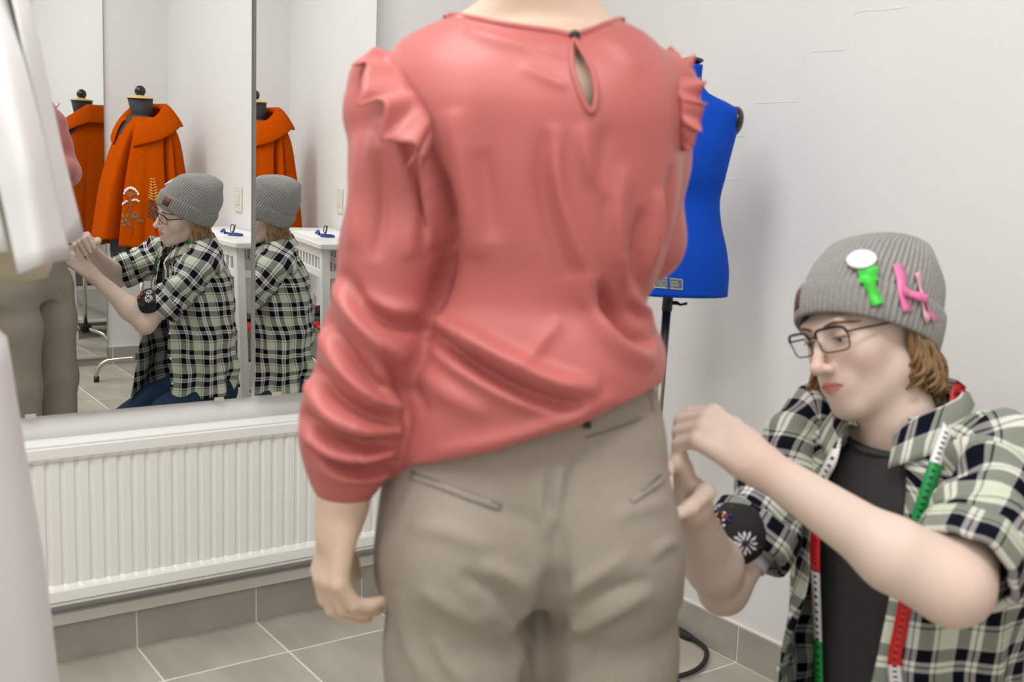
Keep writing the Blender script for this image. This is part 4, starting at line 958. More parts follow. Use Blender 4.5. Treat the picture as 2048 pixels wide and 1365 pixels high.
for L_ in (legL, legR):
    f = np.array([L_[-1][0], L_[-1][1], 0.0]); a = np.array([AXW[1]*-1, AXW[0], 0])
    def f_shoe(p):
        d = s_chain(p, [f-E2*0.035+np.array([0, 0, 0.04]), f+E2*0.06+np.array([0, 0, 0.036]), f+E2*0.15+np.array([0, 0, 0.03])], [0.040, 0.042, 0.034], 0.03)
        return smax(d, 0.004-p[:, 2], 0.004)
    v, q = sdf_mesh(f_shoe, f-np.array([0.12, 0.12, 0.01]), f+np.array([0.22, 0.25, 0.12]), 0.006); dress_mesh('shoe', v, q, M['black'], wp)

# ================================================================== kneeling person in beanie and plaid shirt
def plaid_mat():
    m, nt, b = newmat('plaid_flannel'); L = nt.links; b.inputs['Roughness'].default_value = 0.9; b.inputs['Specular IOR Level'].default_value = 0.2
    uv = N(nt, 'ShaderNodeUVMap'); uv.uv_map = 'plaid'; sep = N(nt, 'ShaderNodeSeparateXYZ'); L.new(uv.outputs[0], sep.inputs[0])
    g, w, nv, dk = lin((214, 219, 202)), lin((232, 228, 224)), lin((14, 20, 44)), lin((40, 46, 62))
    stops = [(0.0, g), (0.17, nv), (0.195, g), (0.24, w), (0.26, nv), (0.46, dk), (0.49, w), (0.56, nv), (0.585, w), (0.655, nv), (0.82, dk), (0.85, w), (0.87, g)]
    outs = []
    for ax in (0, 1):
        fr = N(nt, 'ShaderNodeMath', operation='FRACT'); L.new(sep.outputs[ax], fr.inputs[0]); r = N(nt, 'ShaderNodeValToRGB'); r.color_ramp.interpolation = 'CONSTANT'
        els = r.color_ramp.elements
        els[0].position = 0.0; els[0].color = stops[0][1]; els[1].position = stops[1][0]; els[1].color = stops[1][1]
        for p, c in stops[2:]: e_ = els.new(p); e_.color = c
        L.new(fr.outputs[0], r.inputs[0]); outs.append(r.outputs[0])
    mx = N(nt, 'ShaderNodeMix', data_type='RGBA'); mx.inputs[0].default_value = 0.5; L.new(outs[0], mx.inputs[6]); L.new(outs[1], mx.inputs[7])
    ga = N(nt, 'ShaderNodeGamma'); ga.inputs[1].default_value = 1.35; L.new(mx.outputs[2], ga.inputs[0]); L.new(ga.outputs[0], b.inputs['Base Color'])
    n = N(nt, 'ShaderNodeTexNoise', i_Scale=600.0); tc = N(nt, 'ShaderNodeTexCoord'); L.new(tc.outputs['Object'], n.inputs['Vector']); bp = N(nt, 'ShaderNodeBump', i_Strength=0.2, i_Distance=0.001); L.new(n.outputs[0], bp.inputs['Height']); L.new(bp.outputs[0], b.inputs['Normal'])
    return m
M['plaid'] = plaid_mat()
M['tee'] = mat('charcoal_jersey_tee', (62, 62, 62), 0.9, var=0.06, vscale=40, spec=0.2)
M['denim'] = mat('dark_denim', (34, 50, 74), 0.85, var=0.15, vscale=30, bump=0.2, bscale=500, spec=0.2)
M['hair'] = mat('dark_blond_hair', (138, 106, 66), 0.42, var=0.3, vscale=60)
M['knit'] = mat('grey_rib_knit', (158, 155, 151), 0.95, var=0.10, vscale=160, bump=0.5, bscale=500, spec=0.1)
M['knitin'] = mat('grey_rib_cuff', (154, 151, 147), 0.95, var=0.10, vscale=160, bump=0.5, bscale=500, spec=0.1)
M['leather'] = mat('brown_leather', (98, 54, 34), 0.6)
M['frame'] = mat('dark_metal_frame', (28, 28, 48), 0.35, metal=0.4)
M['eyewhite'] = mat('eye_white', (226, 220, 214), 0.25); M['iris'] = mat('eye_iris', (52, 44, 40), 0.2)
M['brow'] = mat('eyebrow_hair', (116, 82, 54), 0.8)
M['green'] = mat('green_satin', (70, 214, 70), 0.4); M['pinkrib'] = mat('pink_satin', (236, 120, 172), 0.4); M['pinkpale'] = mat('pale_pink_satin', (236, 178, 186), 0.45)
M['badge'] = mat('white_badge', (240, 238, 240), 0.3); M['elastic'] = mat('white_elastic', (214, 212, 220), 0.8)
def skinface():
    m, nt, b = newmat('face_skin'); L = nt.links; b.inputs['Roughness'].default_value = 0.48; b.inputs['Specular IOR Level'].default_value = 0.4
    b.inputs['Subsurface Weight'].default_value = 0.12; b.inputs['Subsurface Radius'].default_value = (0.012, 0.005, 0.003); b.inputs['Subsurface Scale'].default_value = 0.5
    at = N(nt, 'ShaderNodeVertexColor'); at.layer_name = 'tint'; L.new(at.outputs[0], b.inputs['Base Color']); return m
M['face'] = skinface()
HA, HP, HRO = [math.radians(a) for a in (-85, 8, 16.5)]
_f0 = np.array([math.sin(HA), math.cos(HA), 0]); _rr = np.array([math.cos(HA), -math.sin(HA), 0]); _zz = np.array([0, 0, 1.0])
_f = _f0*math.cos(HP)-_zz*math.sin(HP); _u = _zz*math.cos(HP)+_f0*math.sin(HP)
HS = 1.03
HR_ = np.stack([_rr*math.cos(HRO)-_u*math.sin(HRO), _f, _u*math.cos(HRO)+_rr*math.sin(HRO)], 1); HC = np.array([1.472, 1.096, 1.020])
def hw(l): return HC+HR_ @ (np.asarray(l, float)*HS)
def hwa(A): return HC+(np.asarray(A, float)*HS) @ HR_.T
KP = (1.58, 1.03, 0.0)
kp = tag(empty('person', KP), 'kneeling person in grey beanie and plaid shirt pinning the trousers', 'person')
# key joints
shR, elR_, wrR = np.array([1.495, 1.195, 0.825]), np.array([1.285, 1.190, 0.590]), np.array([1.105, 1.095, 0.785])
shL, elL, wrL = np.array([1.490, 0.865, 0.835]), np.array([1.285, 0.785, 0.735]), np.array([1.125, 0.998, 0.872])
# --- body (head, neck, arms and hands)
def f_head(pw):
    l = ((pw-HC.astype(np.float32)) @ HR_.astype(np.float32))/HS
    ax = np.abs(l[:, 0]); s = l.copy(); s[:, 0] = ax
    d = s_ell(l, (0, -0.012, 0.035), (0.076, 0.094, 0.088))
    d = smin(d, s_ell(l, (0, 0.026, -0.034), (0.058, 0.066, 0.090)), 0.03)
    d = smin(d, s_cone(s, (0.050, -0.002, -0.062), (0.012, 0.064, -0.100), 0.022, 0.018), 0.03)
    d = smin(d, s_ell(l, (0, 0.068, -0.101), (0.020, 0.018, 0.018)), 0.02)
    d = smin(d, s_ell(s, (0.038, 0.055, -0.024), (0.022, 0.022, 0.024)), 0.03)
    d = smin(d, s_cone(l, (-0.034, 0.082, 0.026), (0.034, 0.082, 0.026), 0.011, 0.011), 0.02)
    d = smin(d, s_ell(l, (0, 0.081, -0.064), (0.030, 0.016, 0.024)), 0.02)
    d = smax(d, -s_ell(s, (0.032, 0.102, 0.006), (0.019, 0.016, 0.012)), 0.014)
    d = smin(d, s_cone(l, (0, 0.088, 0.018), (0, 0.113, -0.032), 0.0070, 0.0090), 0.010)
    d = smin(d, s_ell(l, (0, 0.1145, -0.0355), (0.0100, 0.0110, 0.0095)), 0.008)
    d = smin(d, s_ell(s, (0.0110, 0.1000, -0.0385), (0.0075, 0.0110, 0.0080)), 0.006)
    d = smax(d, -s_ell(s, (0.0060, 0.107, -0.0465), (0.0032, 0.0055, 0.004)), 0.003)
    # eyelids
    lid = s_ell(s, (0.032, 0.0765, 0.0065), (0.0165, 0.0140, 0.0135)); lid = np.maximum(lid, 0.0040-s[:, 2]+0.25*(s[:, 0]-0.032)**2/0.016)
    d = smin(d, lid, 0.004)
    lid2 = np.maximum(s_ell(s, (0.032, 0.0760, 0.0040), (0.0165, 0.0135, 0.0125)), s[:, 2]+0.0005); d = smin(d, lid2, 0.004)
    # lips
    d = smin(d, s_cone(s, (0.0, 0.0965, -0.0625), (0.020, 0.0860, -0.0655), 0.0058, 0.0024), 0.004)
    d = smin(d, s_cone(s, (0.0, 0.0950, -0.0720), (0.017, 0.0860, -0.0685), 0.0066, 0.0028), 0.004)
    d = smax(d, -s_cone(s, (0.0, 0.1030, -0.0672), (0.0215, 0.0915, -0.0668), 0.0014, 0.0010), 0.003)
    return d*HS
NKB = np.array([1.515, 1.045, 0.845])
def f_kbody(p):
    d = f_head(p)
    nk0 = hw((0, -0.022, -0.05)); d = smin(d, s_chain(p, [nk0, NKB+np.array([-0.01, 0, 0.04]), NKB], [0.050*HS, 0.054, 0.062], 0.03), 0.028)
    d = smin(d, s_cone(p, NKB+[0.015, 0.02, -0.01], shR+[0.02, -0.03, -0.02], 0.055, 0.05), 0.03); d = smin(d, s_cone(p, NKB+[0.015, -0.02, -0.01], shL+[0.02, 0.03, -0.02], 0.055, 0.05), 0.03)
    # right arm
    d = smin(d, s_chain(p, [shR, elR_], [0.048, 0.037], 0.02), 0.02)
    fm = elR_+(wrR-elR_)*0.35+np.array([0.012, 0.01, -0.008])
    d = smin(d, s_chain(p, [elR_, fm, wrR], [0.036, 0.041, 0.0245], 0.03), 0.025)
    d = smin(d, hand_sdf(p, wrR, (-0.74, 0.06, 0.66), (0.50, 0.72, 0.48), -1, [(0.75, 0.55, 0.3), (0.70, 0.55, 0.3), (0.62, 0.55, 0.3), (0.55, 0.5, 0.3)], 0.98, (1.5, 0.9), 0.02), 0.02)
    # left arm
    d = smin(d, s_chain(p, [shL, elL], [0.050, 0.043], 0.02), 0.02)
    fm = elL+(wrL-elL)*0.30+np.array([0.0, -0.006, -0.010])
    d = smin(d, s_chain(p, [elL+np.array([0.0, 0, -0.004]), fm, wrL], [0.041, 0.045, 0.0265], 0.03), 0.05)
    d = smin(d, hand_sdf(p, wrL, (-0.50, 0.62, 0.52), (-0.28, -0.58, 0.76), 1, [(0.95, 0.85, 0.4), (1.0, 0.9, 0.4), (1.05, 0.95, 0.5), (1.1, 1.0, 0.5)], 1.0, (0.9, 0.35), 0.02), 0.02)
    return d
v, q = sdf_mesh(f_kbody, (0.98, 0.70, 0.50), (1.64, 1.30, 1.18), 0.0022)
v = vsmooth(v, q, 1, 0.4)
bo = dress_mesh('body', v, q, M['face'], kp)
l = ((v-HC) @ HR_)/HS
base = np.array(lin((226, 203, 188))[:3]); col = np.tile(base, (len(v), 1))
inhead = np.linalg.norm(l, axis=1) < 0.17
def tint(mask, c, head=True):
    global col
    mask = mask*inhead if head else mask
    col = col*(1-mask[:, None])+np.array(lin(c)[:3])*mask[:, None]
ax_ = np.abs(l[:, 0])
tint(0.30*np.exp(-((ax_-0.042)/0.024)**2-((l[:, 2]+0.030)/0.026)**2)*(l[:, 1] > 0.03), (220, 152, 136))
tint(0.35*np.exp(-(ax_/0.014)**2-((l[:, 2]+0.032)/0.014)**2)*(l[:, 1] > 0.09), (220, 144, 128))
lipm = np.clip(1.6-np.abs((l[:, 2]+0.0675)/(0.0082*np.clip(1-(ax_/0.0245)**2, 0.02, 1)))*1.1, 0, 1)*(ax_ < 0.024)*(l[:, 1] > 0.078)
tint(np.clip(lipm*1.2, 0, 0.9), (198, 112, 106))
tint(0.5*np.exp(-((ax_-0.032)/0.017)**2-((l[:, 2]-0.006)/0.011)**2)*(l[:, 1] > 0.07), (206, 146, 122))
for jt in (elL, elR_, wrL, wrR): tint(0.28*np.exp(-(np.linalg.norm(v-jt, axis=1)/0.045)**2), (222, 160, 138), False)
ca = bo.data.color_attributes.new('tint', 'FLOAT_COLOR', 'POINT'); ca.data.foreach_set('color', np.concatenate([col, np.ones((len(v), 1))], 1).astype(np.float32).ravel())
# eyes and eyebrows
def on_face(x, z, off):
    ys = np.linspace(0.13, 0.04, 181); Q = np.stack([np.full(181, x), ys, np.full(181, z)], 1); d = f_head(hwa(Q).astype(np.float32)); k = int(np.argmax(d < 0)); return hw((x, ys[k]+off, z))
for s in (-1, 1):
    c = hw((0.032*s, 0.0765, 0.0045)); fw_ = HR_ @ np.array([0.05, 1.0, -0.32]); fw_ /= np.linalg.norm(fw_)
    ey = lathe('eye', [(0.0002, -0.0125)]+[(0.0125*math.cos(a), 0.0125*math.sin(a)) for a in np.linspace(-1.4, 1.4, 13)]+[(0.0002, 0.0125)], M['eyewhite'], kp, 20, Matrix.Translation(c) @ align(fw_))
    lathe('iris', [(0.0062, 0.0109), (0.0050, 0.0122), (0.0002, 0.0132)], M['iris'], ey, 16, Matrix.Translation(c) @ align(fw_))
    tube('eyelash', spline([hw((0.0175*s, 0.0850, 0.0035)), hw((0.026*s, 0.0905, 0.0055)), hw((0.036*s, 0.0905, 0.0055)), hw((0.0475*s, 0.0830, 0.0030))], 12), 0.0011, M['iris'], ey, 6)
    tube('eyebrow', spline([on_face(x*s, z, 0.0) for x, z in ((0.013, 0.0225), (0.022, 0.0262), (0.034, 0.0285), (0.046, 0.0262), (0.054, 0.0215))], 16), [0.0016]+[0.0028]*9+[0.0025, 0.0022, 0.002, 0.0016, 0.0012, 0.0008], M['brow'], kp, 8)
# glasses
gl = empty('glasses', tuple(hw((0, 0.1, 0.005)))); gl.parent = kp; gl.matrix_parent_inverse = kp.matrix_world.inverted()
for s in (-1, 1):
    cx_, w_, h_, R0 = 0.0345*s, 0.027, 0.0185, 0.008; P = []
    for k in range(41):
        t = 2*math.pi*k/40; x = w_*np.sign(math.cos(t))*abs(math.cos(t))**0.45; z = h_*np.sign(math.sin(t))*abs(math.sin(t))**0.5
        if z < 0: x *= 0.92
        xx = cx_+x; P.append(hw((xx, 0.1075-0.9*xx*xx*3.2+0.004*z/h_, 0.004+z)))
    tube('rim', P, 0.0012, M['frame'], gl, 8, False); tube('brow_bar', P[1:20], 0.0022, M['frame'], gl, 8)
    mesh_obj('lens', P[:-1], [tuple(range(40))], M['lens'], gl)
    tube('temple', spline([hw((0.0615*s, 0.0975, 0.012)), hw((0.070*s, 0.088, 0.012)), hw((0.078*s, 0.03, 0.010)), hw((0.080*s, -0.01, 0.006))], 14), 0.0016, M['frame'], gl, 8)
    tube('nose_pad', [hw((0.0105*s, 0.1045, -0.004)), hw((0.0115*s, 0.1000, -0.010))], 0.0022, M['lens'], gl, 8)
tube('bridge', spline([hw((-0.009, 0.1075, 0.010)), hw((0, 0.1095, 0.013)), hw((0.009, 0.1075, 0.010))], 8), 0.0013, M['frame'], gl, 8)
# beanie
TH = math.radians(29); HAX = np.array([0, -math.sin(TH), math.cos(TH)]); HFY = np.array([0, math.cos(TH), math.sin(TH)]); H0 = np.array([0, -0.004, 0.0])
hrows = smooth_rows([(0.0, 0.0845, 0.112, 0.0), (0.02, 0.0865, 0.114, 0.0), (0.05, 0.0885, 0.114, 0.002), (0.08, 0.0880, 0.110, 0.006), (0.11, 0.083, 0.101, 0.012), (0.135, 0.074, 0.088, 0.019), (0.152, 0.060, 0.070, 0.030), (0.166, 0.044, 0.050, 0.040), (0.175, 0.024, 0.028, 0.048), (0.179, 0.004, 0.004, 0.050)], 44)
def hat_pt(th, h, off=0.0):
    A = np.asarray(hrows); rx, ry, sh = [np.interp(h, A[:, 0], A[:, i]) for i in (1, 2, 3)]
    dent = 0.010*math.exp(-((math.cos(th)+0.75)/0.35)**2-((h-0.135)/0.022)**2)+0.006*math.exp(-((math.sin(th)-0.5)/0.3)**2-((h-0.15)/0.015)**2)
    k = off-dent
    return H0+np.array([1, 0, 0])*(rx+k)*math.sin(th)+HFY*((ry+k)*math.cos(th)-sh)+HAX*h
nr = 72; sub = 6; nu = nr*sub
def rib(i, h, a): return a*(0.0, 0.6, 1.0, 1.1, 1.0, 0.6)[i % 6]
bn = empty('beanie', tuple(hw((0, 0, 0.06)))); bn.parent = kp; bn.matrix_parent_inverse = kp.matrix_world.inverted()
vs_ = []
for j, r in enumerate(hrows):
    a = 0.0040*min(1, (0.182-r[0])/0.06)
    for i in range(nu): vs_.append(hat_pt(2*math.pi*i/nu, r[0], rib(i, r[0], a)))
crown = mesh_obj('crown', hwa(vs_), [f[::-1] for f in grid_faces(nu, len(hrows), True)], M['knit'], bn, True)
vs_ = []; cuffp = [(-0.006, 0.000), (-0.010, 0.004), (-0.006, 0.0075), (0.01, 0.0085), (0.03, 0.0085), (0.044, 0.0075), (0.050, 0.005), (0.048, 0.001)]
for h, o in cuffp:
    for i in range(nu): vs_.append(hat_pt(2*math.pi*i/nu, max(h, 0), o+rib(i, h, 0.0036 if o > 0.003 else 0))+HAX*min(h, 0))
mesh_obj('cuff', hwa(vs_), [f[::-1] for f in grid_faces(nu, len(cuffp), True)], M['knitin'], bn, True)
HV = np.concatenate([hwa([hat_pt(2*math.pi*i/120, h, 0.003) for h in np.linspace(0.052, 0.17, 50) for i in range(120)]), hwa([hat_pt(2*math.pi*i/120, h, 0.0105) for h in np.linspace(0.0, 0.05, 20) for i in range(120)])])
HPX = projv(HV); hn = HV-hw((0, -0.01, 0.03)); hn /= np.linalg.norm(hn, axis=1, keepdims=True); vw = CAM-HV; vw /= np.linalg.norm(vw, axis=1, keepdims=True); hf = (hn*vw).sum(1) > 0.0
def snap_h(pl, off=0.002):
    out = []
    for a in pl:
        d = ((HPX[hf]-np.array(a))**2).sum(1); k = np.argsort(d)[:3]; p = HV[hf][k].mean(0); nn = hn[hf][k].mean(0); out.append(p+nn*off)
    return out
# leather tag on the cuff front, towards the right temple
tg = []
for th in np.linspace(0.22, 0.52, 7):
    for h in (0.004, 0.02, 0.036): tg.append(hw(hat_pt(th, h, 0.0125)))
o = mesh_obj('leather_tag', tg, [(a*3+b, a*3+b+1, a*3+b+4, a*3+b+3) for a in range(6) for b in range(2)], M['leather'], bn, True); sd_ = o.modifiers.new('t', 'SOLIDIFY'); sd_.thickness = 0.0025
p0 = snap_h([(1722, 521)], 0.003)[0]; nn = p0-hw((0, -0.01, 0.03))
lathe('button_badge', [(0.0005, -0.002), (0.0225, -0.002), (0.0235, 0.0), (0.021, 0.003), (0.0005, 0.0045)], M['badge'], bn, 28, Matrix.Translation(p0) @ align(nn))
def ribbon(name, pl, w, m, off, tw=0.0):
    P = spline(snap_h(pl, off), 14); vs_ = []
    for i, p in enumerate(P):
        t = P[min(i+1, 13)]-P[max(i-1, 0)]; nn = p-hw((0, -0.01, 0.03)); s = np.cross(t, nn); s /= np.linalg.norm(s); nn /= np.linalg.norm(nn); ww = w*(1.0+0.08*math.sin(i*0.6+tw)); vs_ += [p-s*ww/2+nn*0.003*math.sin(i*0.5+tw), p+s*ww/2]
    o = mesh_obj(name, vs_, [(2*i, 2*i+1, 2*i+3, 2*i+2) for i in range(13)], m, bn, True); sd_ = o.modifiers.new('t', 'SOLIDIFY'); sd_.thickness = 0.001
ribbon('green_ribbon', [(1736, 535), (1734, 552), (1738, 566)], 0.028, M['green'], 0.006); ribbon('green_ribbon', [(1735, 562), (1743, 585), (1754, 611)], 0.017, M['green'], 0.005, 1)
ribbon('pink_ribbon', [(1793, 533), (1797, 560), (1803, 590), (1812, 624)], 0.016, M['pinkrib'], 0.005); ribbon('pink_ribbon', [(1802, 585), (1822, 593), (1845, 603)], 0.013, M['pinkrib'], 0.008, 2)
ribbon('pink_ribbon', [(1828, 550), (1835, 575), (1843, 602)], 0.013, M['pinkpale'], 0.006, 1); ribbon('pink_ribbon', [(1842, 600), (1845, 625), (1848, 642)], 0.011, M['pinkpale'], 0.006, 3); ribbon('pink_ribbon', [(1846, 598), (1855, 620), (1862, 641)], 0.008, M['pinkrib'], 0.005, 2)
# hair: wavy locks from under the cuff to the collar
rs = np.random.RandomState(4); HVs, HFs = [], []
def lock(p0, dirs, L, r, wav, ph):
    n_ = 12; P = []; p = np.array(p0, float); out = np.array(dirs, float)
    for i in range(n_):
        t = i/(n_-1); P.append(p+out*(0.026*math.sin(t*2.2))+np.array([math.sin(ph+t*wav), math.cos(ph*1.3+t*wav*0.9), 0])*0.012*t+np.array([0, 0, -L*t])+np.array([0.0, 0, 0.012])*max(0, t-0.75)*4*(1 if wav > 5 else 0))
    rr = [r*(0.55+0.45*math.sin(math.pi*min(1, 0.15+0.85*(1-abs(2*i/(n_-1)-0.8)))) if i < n_-1 else 0.25) for i in range(n_)]
    a, b = tube_data(P, rr, 6, True, len(HVs)); HVs.extend(a); HFs.extend(b)
for k in range(260):
    th = rs.uniform(1.62, 2*math.pi-1.62); b = hw(hat_pt(th, 0.0, -0.006)); od = HR_ @ np.array([math.sin(th), math.cos(th), 0]); od[2] = 0; od /= np.linalg.norm(od)+1e-9
    side = abs(math.sin(th)); leftside = math.sin(th) < -0.3
    L = rs.uniform(0.065, 0.10)+0.02*side; wv = rs.uniform(5, 9) if leftside else rs.uniform(2, 4)
    lock(b+np.array([0, 0, 0.012])-od*rs.uniform(0, 0.012), od*(1.0 if leftside else 0.35), L, rs.uniform(0.0028, 0.0046), wv, rs.uniform(0, 6.28))
for k in range(26):
    th = rs.uniform(1.45, 1.75); b = hw(hat_pt(th, 0.0, -0.004)); lock(b, HR_ @ np.array([1, 0.1, 0])*0.5, rs.uniform(0.095, 0.125), 0.0035, rs.uniform(3, 6), rs.uniform(0, 6.28))
hr = mesh_obj('hair', HVs, HFs, M['hair'], kp, True); hr['kind'] = 'stuff'
# --- T-shirt
trows = smooth_rows([(0.24, 1.575, 1.03, 0.155, 0.12), (0.40, 1.565, 1.03, 0.155, 0.118), (0.55, 1.555, 1.03, 0.158, 0.118), (0.70, 1.540, 1.03, 0.165, 0.118), (0.765, 1.527, 1.03, 0.160, 0.106), (0.81, 1.520, 1.035, 0.120, 0.092), (0.832, 1.515, 1.038, 0.090, 0.084), (0.846, 1.512, 1.04, 0.078, 0.078)], 40)
def f_tee(p):
    lean = p.copy(); return s_loft(p, trows, (0, 1), 2.2)
v, q = sdf_mesh(f_tee, (1.38, 0.83, 0.22), (1.74, 1.24, 0.89), 0.006); n = vnormals(v, q)
v = v+n*(vnoise(v*np.array([1, 1, 0.4]), 22, 9)*0.004)[:, None]; v = vsmooth(v, q, 2)
np_obj('t_shirt', v, q, M['tee'], kp)
NR = [np.array([1.512-0.0790*math.cos(t), 1.04+0.0790*math.sin(t), 0.846-0.006*math.cos(t)]) for t in np.linspace(0, 2*math.pi, 40)]
tube('t_shirt_neckband', NR, 0.0045, M['tee'], kp, 8, False)
# --- plaid shirt as open cloth panels with plaid coordinates
PP = 0.098
def uv_grid(name, P, U, nu, nv, m, parent, thick=0.0022):
    o = mesh_obj(name, P, grid_faces(nu, nv), m, parent, True); me = o.data; uvl = me.uv_layers.new(name='plaid'); U = np.asarray(U)
    li = np.empty(len(me.loops), np.int32); me.loops.foreach_get('vertex_index', li); uvl.data.foreach_set('uv', U[li].astype(np.float32).ravel())
    sd_ = o.modifiers.new('thickness', 'SOLIDIFY'); sd_.thickness = thick; sd_.offset = 0; return o
srows = smooth_rows([(0.265, 1.553, 1.03, 0.205, 0.148), (0.36, 1.552, 1.03, 0.200, 0.145), (0.46, 1.550, 1.03, 0.197, 0.144), (0.58, 1.548, 1.03, 0.195, 0.143), (0.70, 1.545, 1.03, 0.200, 0.142), (0.78, 1.535, 1.03, 0.200, 0.130), (0.83, 1.526, 1.032, 0.180, 0.112), (0.865, 1.522, 1.035, 0.135, 0.098), (0.893, 1.520, 1.038, 0.090, 0.084), (0.905, 1.518, 1.04, 0.074, 0.078)], 64)
shirt = empty('plaid_shirt', KP); shirt.parent = kp; shirt.matrix_parent_inverse = kp.matrix_world.inverted()
nu, nv = 150, 64; P = []; U = []
for j, (z, cx_, cy_, a, b) in enumerate(srows):
    g = np.clip((0.80-z)/0.5, 0, 1); thr = 0.30+0.34*g; thl = 0.36+0.22*g
    if z > 0.84: thr = thl = 0.34+0.3*(z-0.84)/0.06
    u = 0.0; prev = None
    for i in range(nu):
        s = i/(nu-1); th = thr+(2*math.pi-thl-thr)*s; pw = 2.15
        c, sn_ = math.cos(th), math.sin(th); x = cx_-b*np.sign(c)*abs(c)**(2/pw); y = cy_+a*np.sign(sn_)*abs(sn_)**(2/pw)
        fl = math.exp(-((s-1)/0.10)**2); x -= 0.13*g**1.3*fl; y += 0.02*g*fl          # left front panel hangs forward
        fr = math.exp(-(s/0.07)**2); x -= 0.035*g*fr
        zz_ = z-(0.05*fl if z < 0.3 else 0.05*fl*max(0, (0.5-z)/0.2)) if z < 0.5 else z
        zz_ += (0.028*math.sin(math.pi*np.clip(s*1.6-0.1, 0, 1))*np.clip((0.42-z)/0.15, 0, 1))
        p = np.array([x, y, zz_]); rdl = np.array([x-cx_, y-cy_, 0]); rdl /= np.linalg.norm(rdl)+1e-9
        k = 0.011*math.sin(7*th+9*z)*g+0.008*math.sin(13*th-14*z+1)*min(1, g+0.25)+0.006*math.sin(23*z+5*th)*math.exp(-((s-0.62)/0.3)**2)+0.011*math.sin(38*z+2.5*th)*math.exp(-((z-0.45)/0.13)**2)*math.exp(-((s-0.5)/0.28)**2)
        p = p+rdl*k
        if prev is not None: u += np.linalg.norm((p-prev)[:2])
        prev = p; P.append(p); U.append([u, z])
Ua = np.array(U).reshape(nv, nu, 2); Ua[:, :, 0] -= Ua[:, nu//2:nu//2+1, 0]; Ua[:, :, 0] += 0.02*np.sin(9*Ua[:, :, 1])*1; Ua = Ua/PP
uv_grid('shirt_body', P, Ua.reshape(-1, 2), nu, nv, M['plaid'], shirt)
PT = np.array(P).reshape(nv, nu, 3)
def sleeve(name, pts, rad, seed, flip):
    Pc = spline(pts, 46); R = np.interp(np.linspace(0, 1, 46), np.linspace(0, 1, len(rad)), rad); pt_, fr = frames(Pc); nu = 49; P = []; U = []; vv = 0; rs = np.random.RandomState(seed); ph = rs.rand(6)*6.28
    for j in range(46):
        if j: vv += np.linalg.norm(pt_[j]-pt_[j-1])
        a, b, t = fr[j]; s = j/45
        for i in range(nu):
            an = 2*math.pi*i/(nu-1); k = 0.006*math.sin(3*an+14*s+ph[0])+0.006*math.sin(24*s+2*an+ph[1])*math.sin(math.pi*s)+0.004*math.sin(41*s-3*an+ph[2])
            P.append(pt_[j]+(a*math.cos(an)+b*math.sin(an))*(R[j]+k*min(1, 4*(1-s)+0.25))); U.append([an*0.062/PP, (vv+0.004*math.sin(3*an+10*s))/PP])
    o = uv_grid(name, P, U, nu, 46, M['plaid'], shirt)
    # rolled cuff band at the end
    P = []; U = []; prof = [(-0.050, 0.003), (-0.046, 0.010), (-0.02, 0.012), (0.002, 0.011), (0.006, 0.006), (0.002, -0.002)]
    e, (a, b, t), r = pt_[-1], fr[-1], R[-1]
    for (s, o_) in prof:
        for i in range(nu):
            an = 2*math.pi*i/(nu-1); k = 0.003*math.sin(4*an+ph[3])+0.002*math.sin(9*an+ph[4]); P.append(e+t*(s+0.004*math.sin(2*an+ph[5]))+(a*math.cos(an)+b*math.sin(an))*(r+o_+k)); U.append([an*0.066/PP+0.3, (vv+s*1.0+0.05)/PP])
    uv_grid('rolled_cuff', P, U, nu, len(prof), M['plaid'], shirt, 0.003)
    return o
sleeve('sleeve', [shR+[0.045, -0.045, 0.02], shR+[0.012, 0.01, 0.008], shR*0.62+elR_*0.38+[0.012, 0.012, 0.0], shR*0.24+elR_*0.76+[0.006, 0.006, 0.004]], [0.066, 0.074, 0.070, 0.066, 0.066], 2, 1)
sleeve('sleeve', [shL+[0.045, 0.045, 0.02], shL+[0.012, -0.012, 0.010], shL*0.60+elL*0.40+[0.010, -0.012, 0.006], shL*0.10+elL*0.90+[0.006, -0.004, 0.008]], [0.068, 0.080, 0.078, 0.070, 0.062], 3, 1)
